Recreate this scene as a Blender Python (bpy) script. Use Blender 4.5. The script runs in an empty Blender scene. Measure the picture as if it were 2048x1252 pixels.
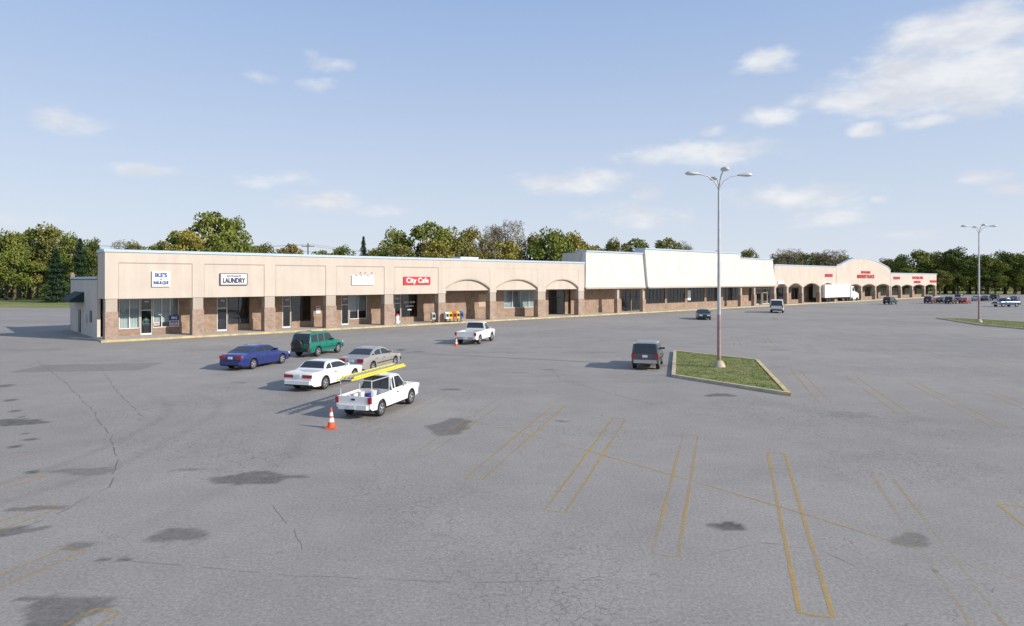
import bpy, math, random
from mathutils import Vector, Matrix, noise as mnoise
import bmesh
random.seed(7)
R=random.random
def U(a,b): return a+(b-a)*random.random()
scene=bpy.context.scene
COL=scene.collection
H=5.0; F=1316.0; HY=560.0
def gp(px,py):
    d=H*F/(py-HY); return ((px-1024)/F*d, d)
# ---------------------------------------------------------------- materials
def mat(name,col,rough=.7,metal=0.,var=0.,vs=3.,bump=0.,bs=30.,coat=0.,spec=.5):
    m=bpy.data.materials.new(name); m.use_nodes=True
    nt=m.node_tree; b=nt.nodes['Principled BSDF']
    b.inputs['Base Color'].default_value=(*col,1); b.inputs['Roughness'].default_value=rough
    b.inputs['Metallic'].default_value=metal; b.inputs['Coat Weight'].default_value=coat
    b.inputs['Specular IOR Level'].default_value=spec
    tc=nt.nodes.new('ShaderNodeTexCoord')
    if var>0:
        n=nt.nodes.new('ShaderNodeTexNoise'); n.inputs['Scale'].default_value=vs; n.inputs['Detail'].default_value=4
        n.inputs['Roughness'].default_value=.65
        nt.links.new(tc.outputs['Object'],n.inputs['Vector'])
        r=nt.nodes.new('ShaderNodeMapRange'); r.inputs[1].default_value=.3; r.inputs[2].default_value=.7
        r.inputs[3].default_value=1-var; r.inputs[4].default_value=1+var
        nt.links.new(n.outputs['Fac'],r.inputs[0])
        v=nt.nodes.new('ShaderNodeVectorMath'); v.operation='SCALE'; v.inputs[0].default_value=col
        nt.links.new(r.outputs[0],v.inputs['Scale']); nt.links.new(v.outputs[0],b.inputs['Base Color'])
    if bump>0:
        n=nt.nodes.new('ShaderNodeTexNoise'); n.inputs['Scale'].default_value=bs; n.inputs['Detail'].default_value=3
        nt.links.new(tc.outputs['Object'],n.inputs['Vector'])
        bm=nt.nodes.new('ShaderNodeBump'); bm.inputs['Strength'].default_value=bump; bm.inputs['Distance'].default_value=.02
        nt.links.new(n.outputs['Fac'],bm.inputs['Height']); nt.links.new(bm.outputs[0],b.inputs['Normal'])
    return m
class G:
    def __init__(s,nt): s.nt=nt
    def n(s,t,**k):
        x=s.nt.nodes.new(t)
        for a,b in k.items(): setattr(x,a,b)
        return x
    def set(s,sock,v):
        if isinstance(v,bpy.types.NodeSocket): s.nt.links.new(v,sock)
        else: sock.default_value=v
    def math(s,op,a,b=0.,c=0.,clamp=False):
        x=s.n('ShaderNodeMath',operation=op); x.use_clamp=clamp
        s.set(x.inputs[0],a); s.set(x.inputs[1],b); s.set(x.inputs[2],c); return x.outputs[0]
    def vec(s,op,a,b=(0,0,0)):
        x=s.n('ShaderNodeVectorMath',operation=op); s.set(x.inputs[0],a)
        if op=='SCALE': s.set(x.inputs['Scale'],b)
        else: s.set(x.inputs[1],b)
        return x.outputs[1] if op in('LENGTH','DISTANCE','DOT_PRODUCT') else x.outputs[0]
    def mr(s,v,a,b,c,d,smooth=False):
        x=s.n('ShaderNodeMapRange'); 
        if smooth: x.interpolation_type='SMOOTHSTEP'
        s.set(x.inputs[0],v)
        for i,q in enumerate((a,b,c,d)): s.set(x.inputs[i+1],q)
        return x.outputs[0]
    def noise(s,v,sc,det=5,ro=.55,dist=0.):
        x=s.n('ShaderNodeTexNoise'); s.set(x.inputs['Vector'],v); x.inputs['Scale'].default_value=sc
        x.inputs['Detail'].default_value=det; x.inputs['Roughness'].default_value=ro; x.inputs['Distortion'].default_value=dist
        return x
    def mix(s,f,a,b,bt='MIX'):
        x=s.n('ShaderNodeMix',data_type='RGBA',blend_type=bt); s.set(x.inputs[0],f); s.set(x.inputs[6],a); s.set(x.inputs[7],b); return x.outputs[2]
def brick_mat(name,c1,c2,mortar,floor=False):
    m=mat(name,c1,.85); g=G(m.node_tree); b=m.node_tree.nodes['Principled BSDF']
    tc=g.n('ShaderNodeTexCoord'); s=g.n('ShaderNodeSeparateXYZ'); g.set(s.inputs[0],tc.outputs['Object'])
    c=g.n('ShaderNodeCombineXYZ'); g.set(c.inputs[0],g.math('ADD',s.outputs[0],s.outputs[1])); g.set(c.inputs[1],s.outputs[2])
    t=g.n('ShaderNodeTexBrick'); g.set(t.inputs['Vector'],c.outputs[0]); t.inputs['Scale'].default_value=1
    t.inputs['Brick Width'].default_value=.215; t.inputs['Row Height'].default_value=.075; t.inputs['Mortar Size'].default_value=.008
    t.inputs['Color1'].default_value=(*c1,1); t.inputs['Color2'].default_value=(*c2,1); t.inputs['Mortar'].default_value=(*mortar,1)
    n=g.noise(tc.outputs['Object'],1.3,4,.7); v=g.mr(n.outputs['Fac'],.3,.7,.75,1.25)
    g.set(b.inputs['Base Color'],g.vec('SCALE',t.outputs['Color'],v)); return m
def weathered_stucco(name,col):
    m=mat(name,col,.92,bump=.15,bs=40); g=G(m.node_tree); b=m.node_tree.nodes['Principled BSDF']
    tc=g.n('ShaderNodeTexCoord'); st=g.noise(g.vec('MULTIPLY',tc.outputs['Object'],(1,1,.12)),1.6,4,.6).outputs['Fac']
    bg_=g.noise(tc.outputs['Object'],.35,3,.6).outputs['Fac']
    v=g.math('MULTIPLY',g.mr(st,.35,.75,1.03,.92),g.mr(bg_,.3,.7,.95,1.05))
    g.set(b.inputs['Base Color'],g.vec('SCALE',(*col,),v)); return m
M={}
M['stucco']=weathered_stucco('stucco',(.575,.495,.415))
M['stucco2']=weathered_stucco('stucco_trim',(.44,.375,.31))
M['jointshadow']=mat('stucco_joint_shadow',(.34,.29,.24),.9)
M['sidewall']=weathered_stucco('painted_block',(.55,.50,.43))
M['brick']=brick_mat('brick',(.24,.145,.095),(.34,.22,.15),(.36,.30,.24))
M['brick2']=brick_mat('brick_pillar',(.26,.16,.115),(.36,.255,.19),(.40,.34,.28))
M['flash']=mat('roof_flashing',(.42,.52,.62),.5,metal=.1,var=.05)
M['roof']=mat('roof_membrane',(.30,.29,.28),.95,var=.1)
M['metalwhite']=weathered_stucco('white_ribbed_metal',(.665,.64,.585))
M['concrete']=mat('concrete',(.48,.44,.38),.9,var=.12,vs=1.2,bump=.2)
M['kerbyellow']=mat('worn_yellow_kerb',(.54,.42,.20),.85,var=.3,vs=1.5)
M['kerbgrey']=mat('worn_kerb',(.47,.40,.28),.9,var=.25,vs=1.5)
M['dark']=mat('dark_trim',(.03,.03,.03),.6)
M['alum']=mat('aluminium_frame',(.68,.69,.70),.4,metal=.1)
M['bronze']=mat('bronze_frame',(.06,.05,.045),.45)
M['interior']=mat('interior_wall',(.24,.22,.19),.9,var=.3,vs=.9)
M['white']=mat('white_panel',(.78,.78,.76),.6,var=.03)
M['slats_and_reflection']=mat('window_slats_and_reflection',(.66,.70,.70),.8,var=.08,vs=1.)
M['blue']=mat('blue_letter',(.03,.05,.28),.5)
M['navy']=mat('navy_letter',(.03,.03,.09),.5)
M['red']=mat('red_sign',(.62,.02,.03),.45)
M['redlet']=mat('red_letter',(.48,.02,.04),.6)
M['awning']=mat('green_awning',(.012,.035,.032),.8)
M['plastic']=mat('black_plastic',(.02,.02,.02),.55)
M['tyre']=mat('tyre_rubber',(.025,.025,.025),.85,var=.2)
M['rim']=mat('alloy_rim',(.55,.55,.56),.35,metal=.7)
M['chrome']=mat('chrome',(.6,.6,.62),.2,metal=.9)
M['tail']=mat('tail_lamp',(.35,.012,.012),.25,coat=.5)
M['head']=mat('head_lamp',(.7,.7,.7),.15,coat=.8)
M['plate']=mat('licence_plate',(.65,.67,.68),.5,var=.1,vs=30)
M['carglass']=mat('car_glass',(.018,.022,.025),.06,spec=.8)
M['orange']=mat('cone_orange',(.85,.10,.02),.6,var=.06)
M['ladder']=mat('yellow_ladder',(.68,.57,.05),.5,var=.08)
M['galv']=mat('galvanised_pole',(.50,.50,.50),.5,metal=.1,var=.15,vs=2)
M['polered']=mat('faded_red_pole',(.36,.22,.21),.75,var=.3,vs=3)
M['bark']=mat('bark',(.12,.09,.065),.95)
M['wood']=mat('weathered_pole',(.14,.11,.085),.95,var=.2)
M['skin']=mat('skin',(.45,.27,.2),.6); M['shirt']=mat('teal_shirt',(.03,.18,.22),.9); M['trouser']=mat('dark_trousers',(.03,.03,.05),.9); M['hair']=mat('hair',(.03,.02,.015),.8)
def glass_mat(name,tint,gl):
    m=bpy.data.materials.new(name); m.use_nodes=True; nt=m.node_tree; nt.nodes.clear(); g=G(nt)
    o=g.n('ShaderNodeOutputMaterial'); t=g.n('ShaderNodeBsdfTransparent'); t.inputs[0].default_value=(*tint,1)
    gs=g.n('ShaderNodeBsdfGlossy'); gs.inputs['Roughness'].default_value=.03; gs.inputs[0].default_value=(.9,.95,1,1)
    fr=g.n('ShaderNodeFresnel'); fr.inputs[0].default_value=1.5
    f=g.math('ADD',fr.outputs[0],gl,clamp=True); mx=g.n('ShaderNodeMixShader'); g.set(mx.inputs[0],f)
    nt.links.new(t.outputs[0],mx.inputs[1]); nt.links.new(gs.outputs[0],mx.inputs[2]); nt.links.new(mx.outputs[0],o.inputs[0]); return m
M['glass']=glass_mat('shop_glass',(.78,.84,.84),.06)
def leaf_mat(name,c1,c2,c3):
    m=mat(name,c1,.75,spec=.2); g=G(m.node_tree); b=m.node_tree.nodes['Principled BSDF']
    tc=g.n('ShaderNodeTexCoord'); oi=g.n('ShaderNodeObjectInfo'); ge=g.n('ShaderNodeNewGeometry')
    n=g.noise(tc.outputs['Object'],.45,2,.6)
    f=g.mr(n.outputs['Fac'],.38,.62,0,1); c=g.mix(f,(*c1,1),(*c2,1))
    c=g.mix(g.math('MULTIPLY',oi.outputs['Random'],.55),c,(*c3,1))
    v=g.mr(ge.outputs['Random Per Island'],0,1,1.1,1.85)
    g.set(b.inputs['Base Color'],g.vec('SCALE',c,v)); return m
L={'green':leaf_mat('leaf_green',(.080,.115,.022),(.135,.145,.028),(.11,.12,.022)),
   'dark':leaf_mat('leaf_dark',(.045,.07,.018),(.075,.09,.02),(.06,.075,.02)),
   'olive':leaf_mat('leaf_olive',(.11,.115,.03),(.15,.14,.035),(.11,.11,.03)),
   'yellow':leaf_mat('leaf_yellow',(.22,.18,.035),(.15,.15,.03),(.21,.16,.035)),
   'orange':leaf_mat('leaf_orange',(.20,.13,.035),(.15,.13,.03),(.18,.13,.03)),
   'bare':leaf_mat('twig_brown',(.13,.105,.068),(.15,.13,.075),(.12,.10,.065)),
   'pine':leaf_mat('pine_green',(.018,.045,.025),(.03,.06,.025),(.025,.05,.02))}
# ---------------------------------------------------------------- mesh builder
class MB:
    def __init__(s): s.v=[];s.f=[];s.m=[]
    def quad(s,*p,m=0):
        i=len(s.v); s.v+= [tuple(q) for q in p]; s.f.append(tuple(range(i,i+len(p)))); s.m.append(m)
    def box(s,x0,x1,y0,y1,z0,z1,m=0,faces=None):
        i=len(s.v); s.v+=[(x0,y0,z0),(x1,y0,z0),(x1,y1,z0),(x0,y1,z0),(x0,y0,z1),(x1,y0,z1),(x1,y1,z1),(x0,y1,z1)]
        for k in [(0,3,2,1),(4,5,6,7),(0,1,5,4),(1,2,6,5),(2,3,7,6),(3,0,4,7)]:
            s.f.append(tuple(i+a for a in k)); s.m.append(m)
    def tube(s,pts,rad,n=8,m=0,cap=True):
        rings=[]
        for k,p in enumerate(pts):
            p=Vector(p); a=Vector(pts[max(0,k-1)]); b=Vector(pts[min(len(pts)-1,k+1)]); d=(b-a).normalized()
            q=d.to_track_quat('Z','Y'); r=rad[k] if isinstance(rad,(list,tuple)) else rad
            i=len(s.v)
            for j in range(n):
                t=2*math.pi*j/n; s.v.append(tuple(p+q@Vector((r*math.cos(t),r*math.sin(t),0))))
            rings.append(i)
        for a,b in zip(rings,rings[1:]):
            for j in range(n):
                s.f.append((a+j,a+(j+1)%n,b+(j+1)%n,b+j)); s.m.append(m)
        if cap:
            s.f.append(tuple(rings[0]+j for j in reversed(range(n)))); s.m.append(m)
            s.f.append(tuple(rings[-1]+j for j in range(n))); s.m.append(m)
    def lathe(s,prof,axis='Z',n=20,m=0,c=(0,0,0)):
        rings=[]
        for r,h in prof:
            i=len(s.v)
            for j in range(n):
                t=2*math.pi*j/n; x,y=r*math.cos(t),r*math.sin(t)
                p=(x,y,h) if axis=='Z' else (x,h,y)
                s.v.append((p[0]+c[0],p[1]+c[1],p[2]+c[2]))
            rings.append(i)
        for a,b in zip(rings,rings[1:]):
            for j in range(n):
                s.f.append((a+j,a+(j+1)%n,b+(j+1)%n,b+j)); s.m.append(m)
        s.f.append(tuple(rings[0]+j for j in reversed(range(n)))); s.m.append(m)
        s.f.append(tuple(rings[-1]+j for j in range(n))); s.m.append(m)
    def mesh(s,name,mats,smooth=0):
        me=bpy.data.meshes.new(name); me.from_pydata(s.v,[],s.f)
        for q in mats: me.materials.append(q)
        if len(mats)>1: me.polygons.foreach_set('material_index',s.m)
        if smooth:
            me.polygons.foreach_set('use_smooth',[True]*len(me.polygons)); me.set_sharp_from_angle(angle=math.radians(smooth))
        me.update(); return me
    def obj(s,name,mats,parent=None,smooth=0,**k):
        if not isinstance(mats,(list,tuple)): mats=[mats]
        return mk(name,s.mesh(name,mats,smooth),parent,**k)
def mk(name,data,parent=None,loc=None,rot=None,label=None,category=None,kind=None,group=None,scale=None):
    o=bpy.data.objects.new(name,data); COL.objects.link(o)
    if parent: o.parent=parent
    if loc: o.location=loc
    if rot is not None: o.rotation_euler=rot if isinstance(rot,tuple) else (0,0,rot)
    if scale: o.scale=scale
    for a,b in (('label',label),('category',category),('kind',kind),('group',group)):
        if b: o[a]=b
    if data is None: o.empty_display_size=.3
    return o
# ---------------------------------------------------------------- ground
def smooth01(t): t=max(0,min(1,t)); return t*t*(3-2*t)
def asphalt():
    m=mat('asphalt',(.2,.2,.2),.9,spec=.25); g=G(m.node_tree); b=m.node_tree.nodes['Principled BSDF']
    tc=g.n('ShaderNodeTexCoord'); P=tc.outputs['Object']
    at=g.n('ShaderNodeAttribute',attribute_name='stain'); tot=at.outputs['Fac']
    fl=g.vec('MULTIPLY',P,(1,1,0))
    big=g.noise(fl,.07,3,.6).outputs['Fac']; med=g.noise(fl,.5,5,.7).outputs['Fac']; fine=g.noise(fl,16,4,.85).outputs['Fac']
    v=g.mr(big,.3,.7,.92,1.07); v=g.math('MULTIPLY',v,g.mr(med,.3,.7,.91,1.09)); v=g.math('MULTIPLY',v,g.mr(fine,.3,.7,.68,1.32))
    dv=g.vec('ADD',fl,g.vec('SCALE',g.noise(fl,1.4,3,.6).outputs['Color'],.9))
    def cracks(sc,w):
        x=g.n('ShaderNodeTexVoronoi',feature='DISTANCE_TO_EDGE'); g.set(x.inputs['Vector'],dv); x.inputs['Scale'].default_value=sc
        return g.mr(x.outputs['Distance'],0,w,1,0)
    c1=g.math('MULTIPLY',cracks(.30,.005),g.mr(med,.50,.60,0,.4))
    mk2=g.noise(fl,.13,2,.5,.3).outputs['Fac']
    c2=g.math('MULTIPLY',cracks(3.6,.05),g.mr(mk2,.45,.62,0,.34))
    cr=g.math('MAXIMUM',c1,c2)
    v=g.math('MULTIPLY',v,g.math('SUBTRACT',1,cr))
    sd_=g.math('MULTIPLY',tot,g.mr(g.noise(fl,3,3,.7).outputs['Fac'],.3,.6,.75,1.1))
    v=g.math('MULTIPLY',v,g.math('SUBTRACT',1,sd_))
    base=g.mix(big,(.276,.256,.234,1),(.300,.273,.244,1))
    g.set(b.inputs['Base Color'],g.vec('SCALE',base,v))
    bm=g.n('ShaderNodeBump'); bm.inputs['Strength'].default_value=.4; bm.inputs['Distance'].default_value=.012
    g.set(bm.inputs['Height'],g.math('SUBTRACT',fine,cr)); g.nt.links.new(bm.outputs[0],b.inputs['Normal'])
    return m
def grass_mat(name,a,bcol,sc=.5):
    m=mat(name,a,.95,spec=.1); g=G(m.node_tree); b=m.node_tree.nodes['Principled BSDF']; tc=g.n('ShaderNodeTexCoord')
    f=g.noise(tc.outputs['Object'],sc,5,.75).outputs['Fac']; f2=g.noise(tc.outputs['Object'],12,3,.8).outputs['Fac']
    c=g.mix(g.mr(f,.4,.6,0,1),(*a,1),(*bcol,1)); g.set(b.inputs['Base Color'],g.vec('SCALE',c,g.mr(f2,.3,.7,.6,1.4))); return m
M['grass']=grass_mat('grass',(.15,.19,.05),(.26,.24,.10),.08)
M['islandgrass']=grass_mat('island_turf',(.14,.185,.05),(.26,.24,.11),1.0)
b=MB(); b.quad((-1500,-200,-.03),(1500,-200,-.03),(1500,2500,-.03),(-1500,2500,-.03)); b.obj('ground',M['grass'],kind='structure',label='grass and scrub beyond the car park')
fx0,fx1,fy0,fy1,st=-34.,38.,6.,50.,.12
nx=int(round((fx1-fx0)/st)); ny=int(round((fy1-fy0)/st))
xs=[-170,-110,-60]+[fx0+i*st for i in range(nx+1)]+[80,150,230,320]; ys=[-30,-10]+[fy0+i*st for i in range(ny+1)]+[90,119,170,226]
NX,NY=len(xs),len(ys); vv=[(x,y,0) for y in ys for x in xs]; ff=[]
for j in range(NY-1):
    for i in range(NX-1):
        if ys[j]>=119 and xs[i]<-60: continue
        a=j*NX+i; ff.append((a,a+1,a+NX+1,a+NX))
me=bpy.data.meshes.new('parking_lot'); me.from_pydata(vv,[],ff); sv=[0.]*len(vv)
SHP=[(485,957,.95,.34,.48),(596,953,.42,.18,.45),(352,1073,.55,.34,.42),(155,1093,.3,.18,.38),(1445,1057,.38,.22,.6),(1447,791,.6,.35,.5),
 (25,845,1.1,.6,.52),(125,1222,.75,.38,.42),(245,1119,.13,.08,.6),(1815,1080,.5,.32,.34),(165,942,.65,.4,.30),(60,1020,.6,.2,.38),(15,1060,.6,.2,.45),
 (905,779,.55,.3,.42),(905,853,.6,1.2,.42),(1000,705,3,.5,.14),(880,683,1.4,.6,.34),(1700,830,.8,.4,.16),(1180,705,2,.6,.14),(660,805,3.0,.5,.10),(60,880,.22,.16,.55),(28,893,.2,.14,.55),(66,945,.2,.14,.55),(20,800,.2,.3,.5),(30,822,.2,.25,.45),(120,688,2.5,.8,.25),(1330,655,2.5,.8,.15),(1560,700,.8,.6,.15),(1100,740,.5,.3,.28),(1120,842,.3,.14,.4),(370,940,.4,.1,.3),(50,1197,.15,.07,.5),(203,1120,.08,.05,.5),(10,772,.3,.4,.45),(45,868,.12,.14,.5),(480,765,.6,.25,.22),(1035,745,.4,.2,.25),(780,715,.5,.25,.2)]
def warp(x,y,s,a): n=mnoise.noise_vector(Vector((x*s,y*s,3.3))); n2=mnoise.noise_vector(Vector((x*s*3,y*s*3,7.3))); return x+n.x*a+n2.x*a*.5,y+n.y*a+n2.y*a*.5
x0i=3; y0i=2
for (px,py,rx,ry,stg) in SHP:
    cx,cy=gp(px,py); k=1.8
    for j in range(max(0,int((cy-ry*k-fy0-.5)/st)),min(ny,int((cy+ry*k-fy0+.5)/st)+1)+1):
        for i in range(max(0,int((cx-rx*k-fx0-.5)/st)),min(nx,int((cx+rx*k-fx0+.5)/st)+1)+1):
            X_,Y_=fx0+i*st,fy0+j*st; wx_,wy_=warp(X_,Y_,1.1,.6*min(1,rx))
            d=math.hypot((wx_-cx)/rx,(wy_-cy)/ry); v=stg*smooth01((1.15-d)/.18); q=(j+y0i)*NX+i+x0i
            if v>sv[q]: sv[q]=v
REC=[(gp(180,735),.15,3.3,1.7,.22),(gp(420,700),.1,1.6,.8,.10),(gp(60,700),.2,2.2,.9,.14)]
RG=((-24,20,12,.3,.13),(-24,20,13.7,.3,.11),(-22,19,15.5,.4,.08),(2,60,26,.5,.08),(2,60,28,.5,.07),(14,2,17,.7,.05),(-30,40,14,.35,.10))
for j in range(ny+1):
    Y_=fy0+j*st
    for i in range(nx+1):
        X_=fx0+i*st; q=(j+y0i)*NX+i+x0i
        for (cx,cy),an,hw,hh,s_ in REC:
            dx,dy=X_-cx,Y_-cy
            if abs(dx)<4 and abs(dy)<4:
                ca,sa=math.cos(an),math.sin(an); u_,v_=dx*ca+dy*sa,-dx*sa+dy*ca
                if abs(u_)<hw and abs(v_)<hh: sv[q]=max(sv[q],s_)
        n=None
        for (ax,ay,rad,w_,s_) in RG:
            dd=math.hypot(X_-ax,Y_-ay)-rad
            if -1.6<dd<1.6:
                if n is None: n=mnoise.noise(Vector((X_*.15,Y_*.15,0))); n1=mnoise.noise(Vector((X_*.07,Y_*.07,5)))
                d=abs(dd+n*.8)
                if d<w_:
                    v=s_*(1-d/w_)*max(0,min(1,.6+n1*2))
                    if v>sv[q]: sv[q]=v
at=me.attributes.new('stain','FLOAT','POINT'); at.data.foreach_set('value',sv); me.materials.append(asphalt()); me.update()
mk('parking_lot',me,kind='structure',label='weathered cracked asphalt car park')
# --- markings
def marking_mat(name,lo,hi,mx_):
    m=bpy.data.materials.new(name); m.use_nodes=True; nt=m.node_tree; g=G(nt); p=nt.nodes['Principled BSDF']
    p.inputs['Base Color'].default_value=(.50,.33,.10,1); p.inputs['Roughness'].default_value=.9; o=nt.nodes['Material Output']
    tc=g.n('ShaderNodeTexCoord'); n1=g.noise(tc.outputs['Object'],11,4,.85).outputs['Fac']; n2=g.noise(tc.outputs['Object'],.3,3,.6).outputs['Fac']
    f=g.mr(g.math('ADD',n1,g.math('MULTIPLY',n2,.9)),lo,hi,.06,mx_)
    t=g.n('ShaderNodeBsdfTransparent'); mx=g.n('ShaderNodeMixShader'); g.set(mx.inputs[0],f)
    nt.links.new(t.outputs[0],mx.inputs[1]); nt.links.new(p.outputs[0],mx.inputs[2]); nt.links.new(mx.outputs[0],o.inputs[0]); return m
M['mark']=marking_mat('worn_yellow_paint',.80,1.12,.76); M['markfaint']=marking_mat('faded_yellow_paint',.86,1.3,.6)
def strip(b,p,q,w,z=.004):
    p=Vector((*p,z)); q=Vector((*q,z)); d=(q-p).normalized(); n=Vector((-d.y,d.x,0))*w/2
    b.quad(p-n,q-n,q+n,p+n)
EV=Vector((2.93,9.62)); EN=EV.normalized(); EL=Vector((-EN.y,EN.x))
def hairpin(x,y,w=.46,lw=.075,ev=None,faint=False):
    b=MB(); p=Vector((x,y)); e_=EV if ev is None else ev; q=p+e_; en=e_.normalized(); el=Vector((-en.y,en.x))
    for s in(-1,1): strip(b,p+el*s*w/2,q+el*s*w/2,lw)
    for e in(p,q): strip(b,e-el*(w/2-lw/2-.001),e+el*(w/2-lw/2-.001),lw)
    b.obj('parking_bay_marking',M['markfaint' if faint else 'mark'],kind='structure')
ST=Vector((1.84,-2.24))
def pair(n,f,faint=False):
    a=Vector(gp(*n)); c=Vector(gp(*f)); hairpin(a.x,a.y,ev=c-a,faint=faint)
pair((725,868),(890,788),True); pair((837,911),(1018,791),True); pair((947,958),(1119,811)); pair((1110,1023),(1239,837)); pair((1330,1111),(1381,870)); pair((1633,1231),(1552,906)); pair((1985,1262),(1763,951),True)
pair((2300,1230),(2020,1010))
for k in range(0,6):
    p=Vector((-14.1,19.07))+Vector((2.0,-2.28))*k-EV; hairpin(p.x,p.y)
for r,(ox,oy) in enumerate([(12.8,26.9),(26.5,38.5),(40,50),(53.5,62),(67,74)]):
    for k in range(-5,6):
        if r==0 and k<0: continue
        p=Vector((ox,oy))+ST*k*1.02; hairpin(p.x,p.y,faint=r>0)
ln=[gp(*q) for q in((940,840),(1190,905),(1600,1025),(1760,1075),(2080,1172))]
for i,(p,q) in enumerate(zip(ln,ln[1:])):
    b=MB(); strip(b,p,q,.07,.008); b.obj('parking_row_line_marking',M['markfaint' if i==0 else 'mark'],kind='structure')
M['tar']=mat('crack_sealer_and_shadow',(.12,.115,.11),.85)
def crack_or_shadow_line(arc,w0,w1,dash=True,jit=.08):
    b=MB(); wp=[gp(*q) for q in arc]; fine=[]
    for (p,q) in zip(wp,wp[1:]):
        n=max(4,int((Vector(q)-Vector(p)).length/.35))
        for t in range(n):
            f=t/n; fine.append((p[0]+(q[0]-p[0])*f+U(-jit,jit),p[1]+(q[1]-p[1])*f+U(-jit,jit)))
    for i,(p,q) in enumerate(zip(fine,fine[1:])):
        if not dash or i%9 not in(3,7): strip(b,p,q,U(w0,w1),.004)
    b.obj('sealed_crack_or_shadow',M['tar'],kind='structure')
crack_or_shadow_line([(75,722),(130,765),(180,815),(222,870),(236,925),(215,975),(150,1010),(60,1050),(-30,1080)],.012,.028,True,.05)
crack_or_shadow_line([(200,735),(240,790),(290,835)],.01,.03,True,.05); crack_or_shadow_line([(545,1010),(585,1060),(615,1115)],.005,.012,True,.03); crack_or_shadow_line([(250,1120),(560,1150),(900,1165),(1250,1160)],.004,.009,True,.025); crack_or_shadow_line([(800,740),(1000,722),(1200,738)],.01,.03,True,.05)  # last strip is no crack: the lamp pole's thin shadow drawn in tar
crack_or_shadow_line([(1100,735),(1120,758),(1230,790),(1320,812)],.01,.025,True,.05); crack_or_shadow_line([(1420,1110),(1520,1085),(1640,1100),(1750,1150)],.004,.01,True,.04)
# ---------------------------------------------------------------- islands
def island(corner,name,label,h=.14,kw=.2):
    c=[Vector(q) for q in corner]; n=len(c); ctr=sum(c,Vector((0,0)))/n
    inner=[]
    for i in range(n):
        a,b_,d=c[i-1],c[i],c[(i+1)%n]; e1=(b_-a).normalized(); e2=(d-b_).normalized()
        n1=Vector((-e1.y,e1.x)); n2=Vector((-e2.y,e2.x))
        if n1.dot(ctr-b_)<0: n1=-n1; n2=-n2
        mdir=(n1+n2); inner.append(b_+mdir*(kw/(1+n1.dot(n2))))
    k=MB()
    for i in range(n):
        j=(i+1)%n; o0,o1,i0,i1=c[i],c[j],inner[i],inner[j]; mm=1 if i in(2,3,4) else 0
        k.quad((*o0,0),(*o1,0),(*o1,h),(*o0,h),m=mm); k.quad((*o0,h),(*o1,h),(*i1,h),(*i0,h),m=mm); k.quad((*i0,h),(*i1,h),(*i1,0),(*i0,0),m=mm)
    k.obj('kerb',[M['kerbgrey'],M['kerbyellow']],kind='structure',label='worn yellow and grey kerb round the island')
    g=MB(); g.quad(*[(*q,h-.04) for q in inner]); g.obj('ground',M['islandgrass'],kind='structure',label=label)
    t=MB()
    xs=[q.x for q in inner]; ys=[q.y for q in inner]
    def inside(x,y):
        s=None
        for i in range(n):
            a,b_=inner[i],inner[(i+1)%n]; cr=(b_.x-a.x)*(y-a.y)-(b_.y-a.y)*(x-a.x)
            if s is None: s=cr>0
            elif s!=(cr>0): return False
        return True
    cnt=0
    while cnt<9000:
        x,y=U(min(xs),max(xs)),U(min(ys),max(ys))
        if not inside(x,y): continue
        a=U(0,6.28); w=U(.015,.04); hh=U(.02,.05); dx,dy=math.cos(a)*w,math.sin(a)*w; lx,ly=U(-.03,.03),U(-.03,.03)
        t.quad((x-dx,y-dy,h-.05),(x+dx,y+dy,h-.05),(x+lx,y+ly,h-.05+hh)); cnt+=1
    t.obj('grass',M['islandgrass'],kind='stuff',label='short patchy grass on the island')
island([gp(1347,704),gp(1343,754),gp(1560,789),gp(1582,792),gp(1517,723)],'island','patchy turf of the kerbed island')
island([gp(1872,637),gp(1960,651),gp(2150,668),gp(2150,652),gp(1960,640)],'island','turf of the second kerbed island')
# ---------------------------------------------------------------- building frame
P0=Vector((-33.1,53.5)); ANG=math.atan2(.6665,.7455); D=Vector((.7455,.6665)); N=Vector((-.6665,.7455))
def S(px,t=0.):
    u=(px-1024)/F; return (33.1+.6665*t+(53.5+.7455*t)*u)/(.7455-.6665*u)
def W(s,t,z=0.):
    p=P0+D*s+N*t; return (p.x,p.y,z)
def Z(px,py,t=0.):
    s=S(px,t); y=P0.y+.6665*s+.7455*t; return H-(py-HY)*y/F
def root(label,category='building',name='strip_mall_building'):
    return mk(name,None,loc=(P0.x,P0.y,0),rot=ANG,label=label,category=category)
SW=.15
b=MB(); b.box(-.3,214,-.9,3.2,-.02,SW); b.obj('pavement',M['concrete'],kind='structure',loc=(P0.x,P0.y,0),rot=ANG,label='raised concrete walkway along the shops')
b=MB(); 
for i in range(60):
    s0=-.45+i*3.58; b.box(s0,s0+3.56,-1.06,-.903,-.02,SW+.004)
b.obj('kerb',M['kerbyellow'],kind='structure',loc=(P0.x,P0.y,0),rot=ANG,label='faded yellow kerb along the walkway')
def wall_open(par,s0,s1,z0,z1,t,th,ops,mat_,name='wall'):
    ss=sorted(set([s0,s1]+[o[0] for o in ops]+[o[1] for o in ops])); b=MB()
    for a,c in zip(ss,ss[1:]):
        mid=(a+c)/2; here=sorted([o for o in ops if o[0]<mid<o[1]],key=lambda o:o[2]); z=z0
        for o in here:
            if o[2]>z+.01: b.box(a,c,t,t+th,z,o[2])
            z=max(z,o[3])
        if z1>z: b.box(a,c,t,t+th,z,z1)
    return b.obj(name,mat_,par)
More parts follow.
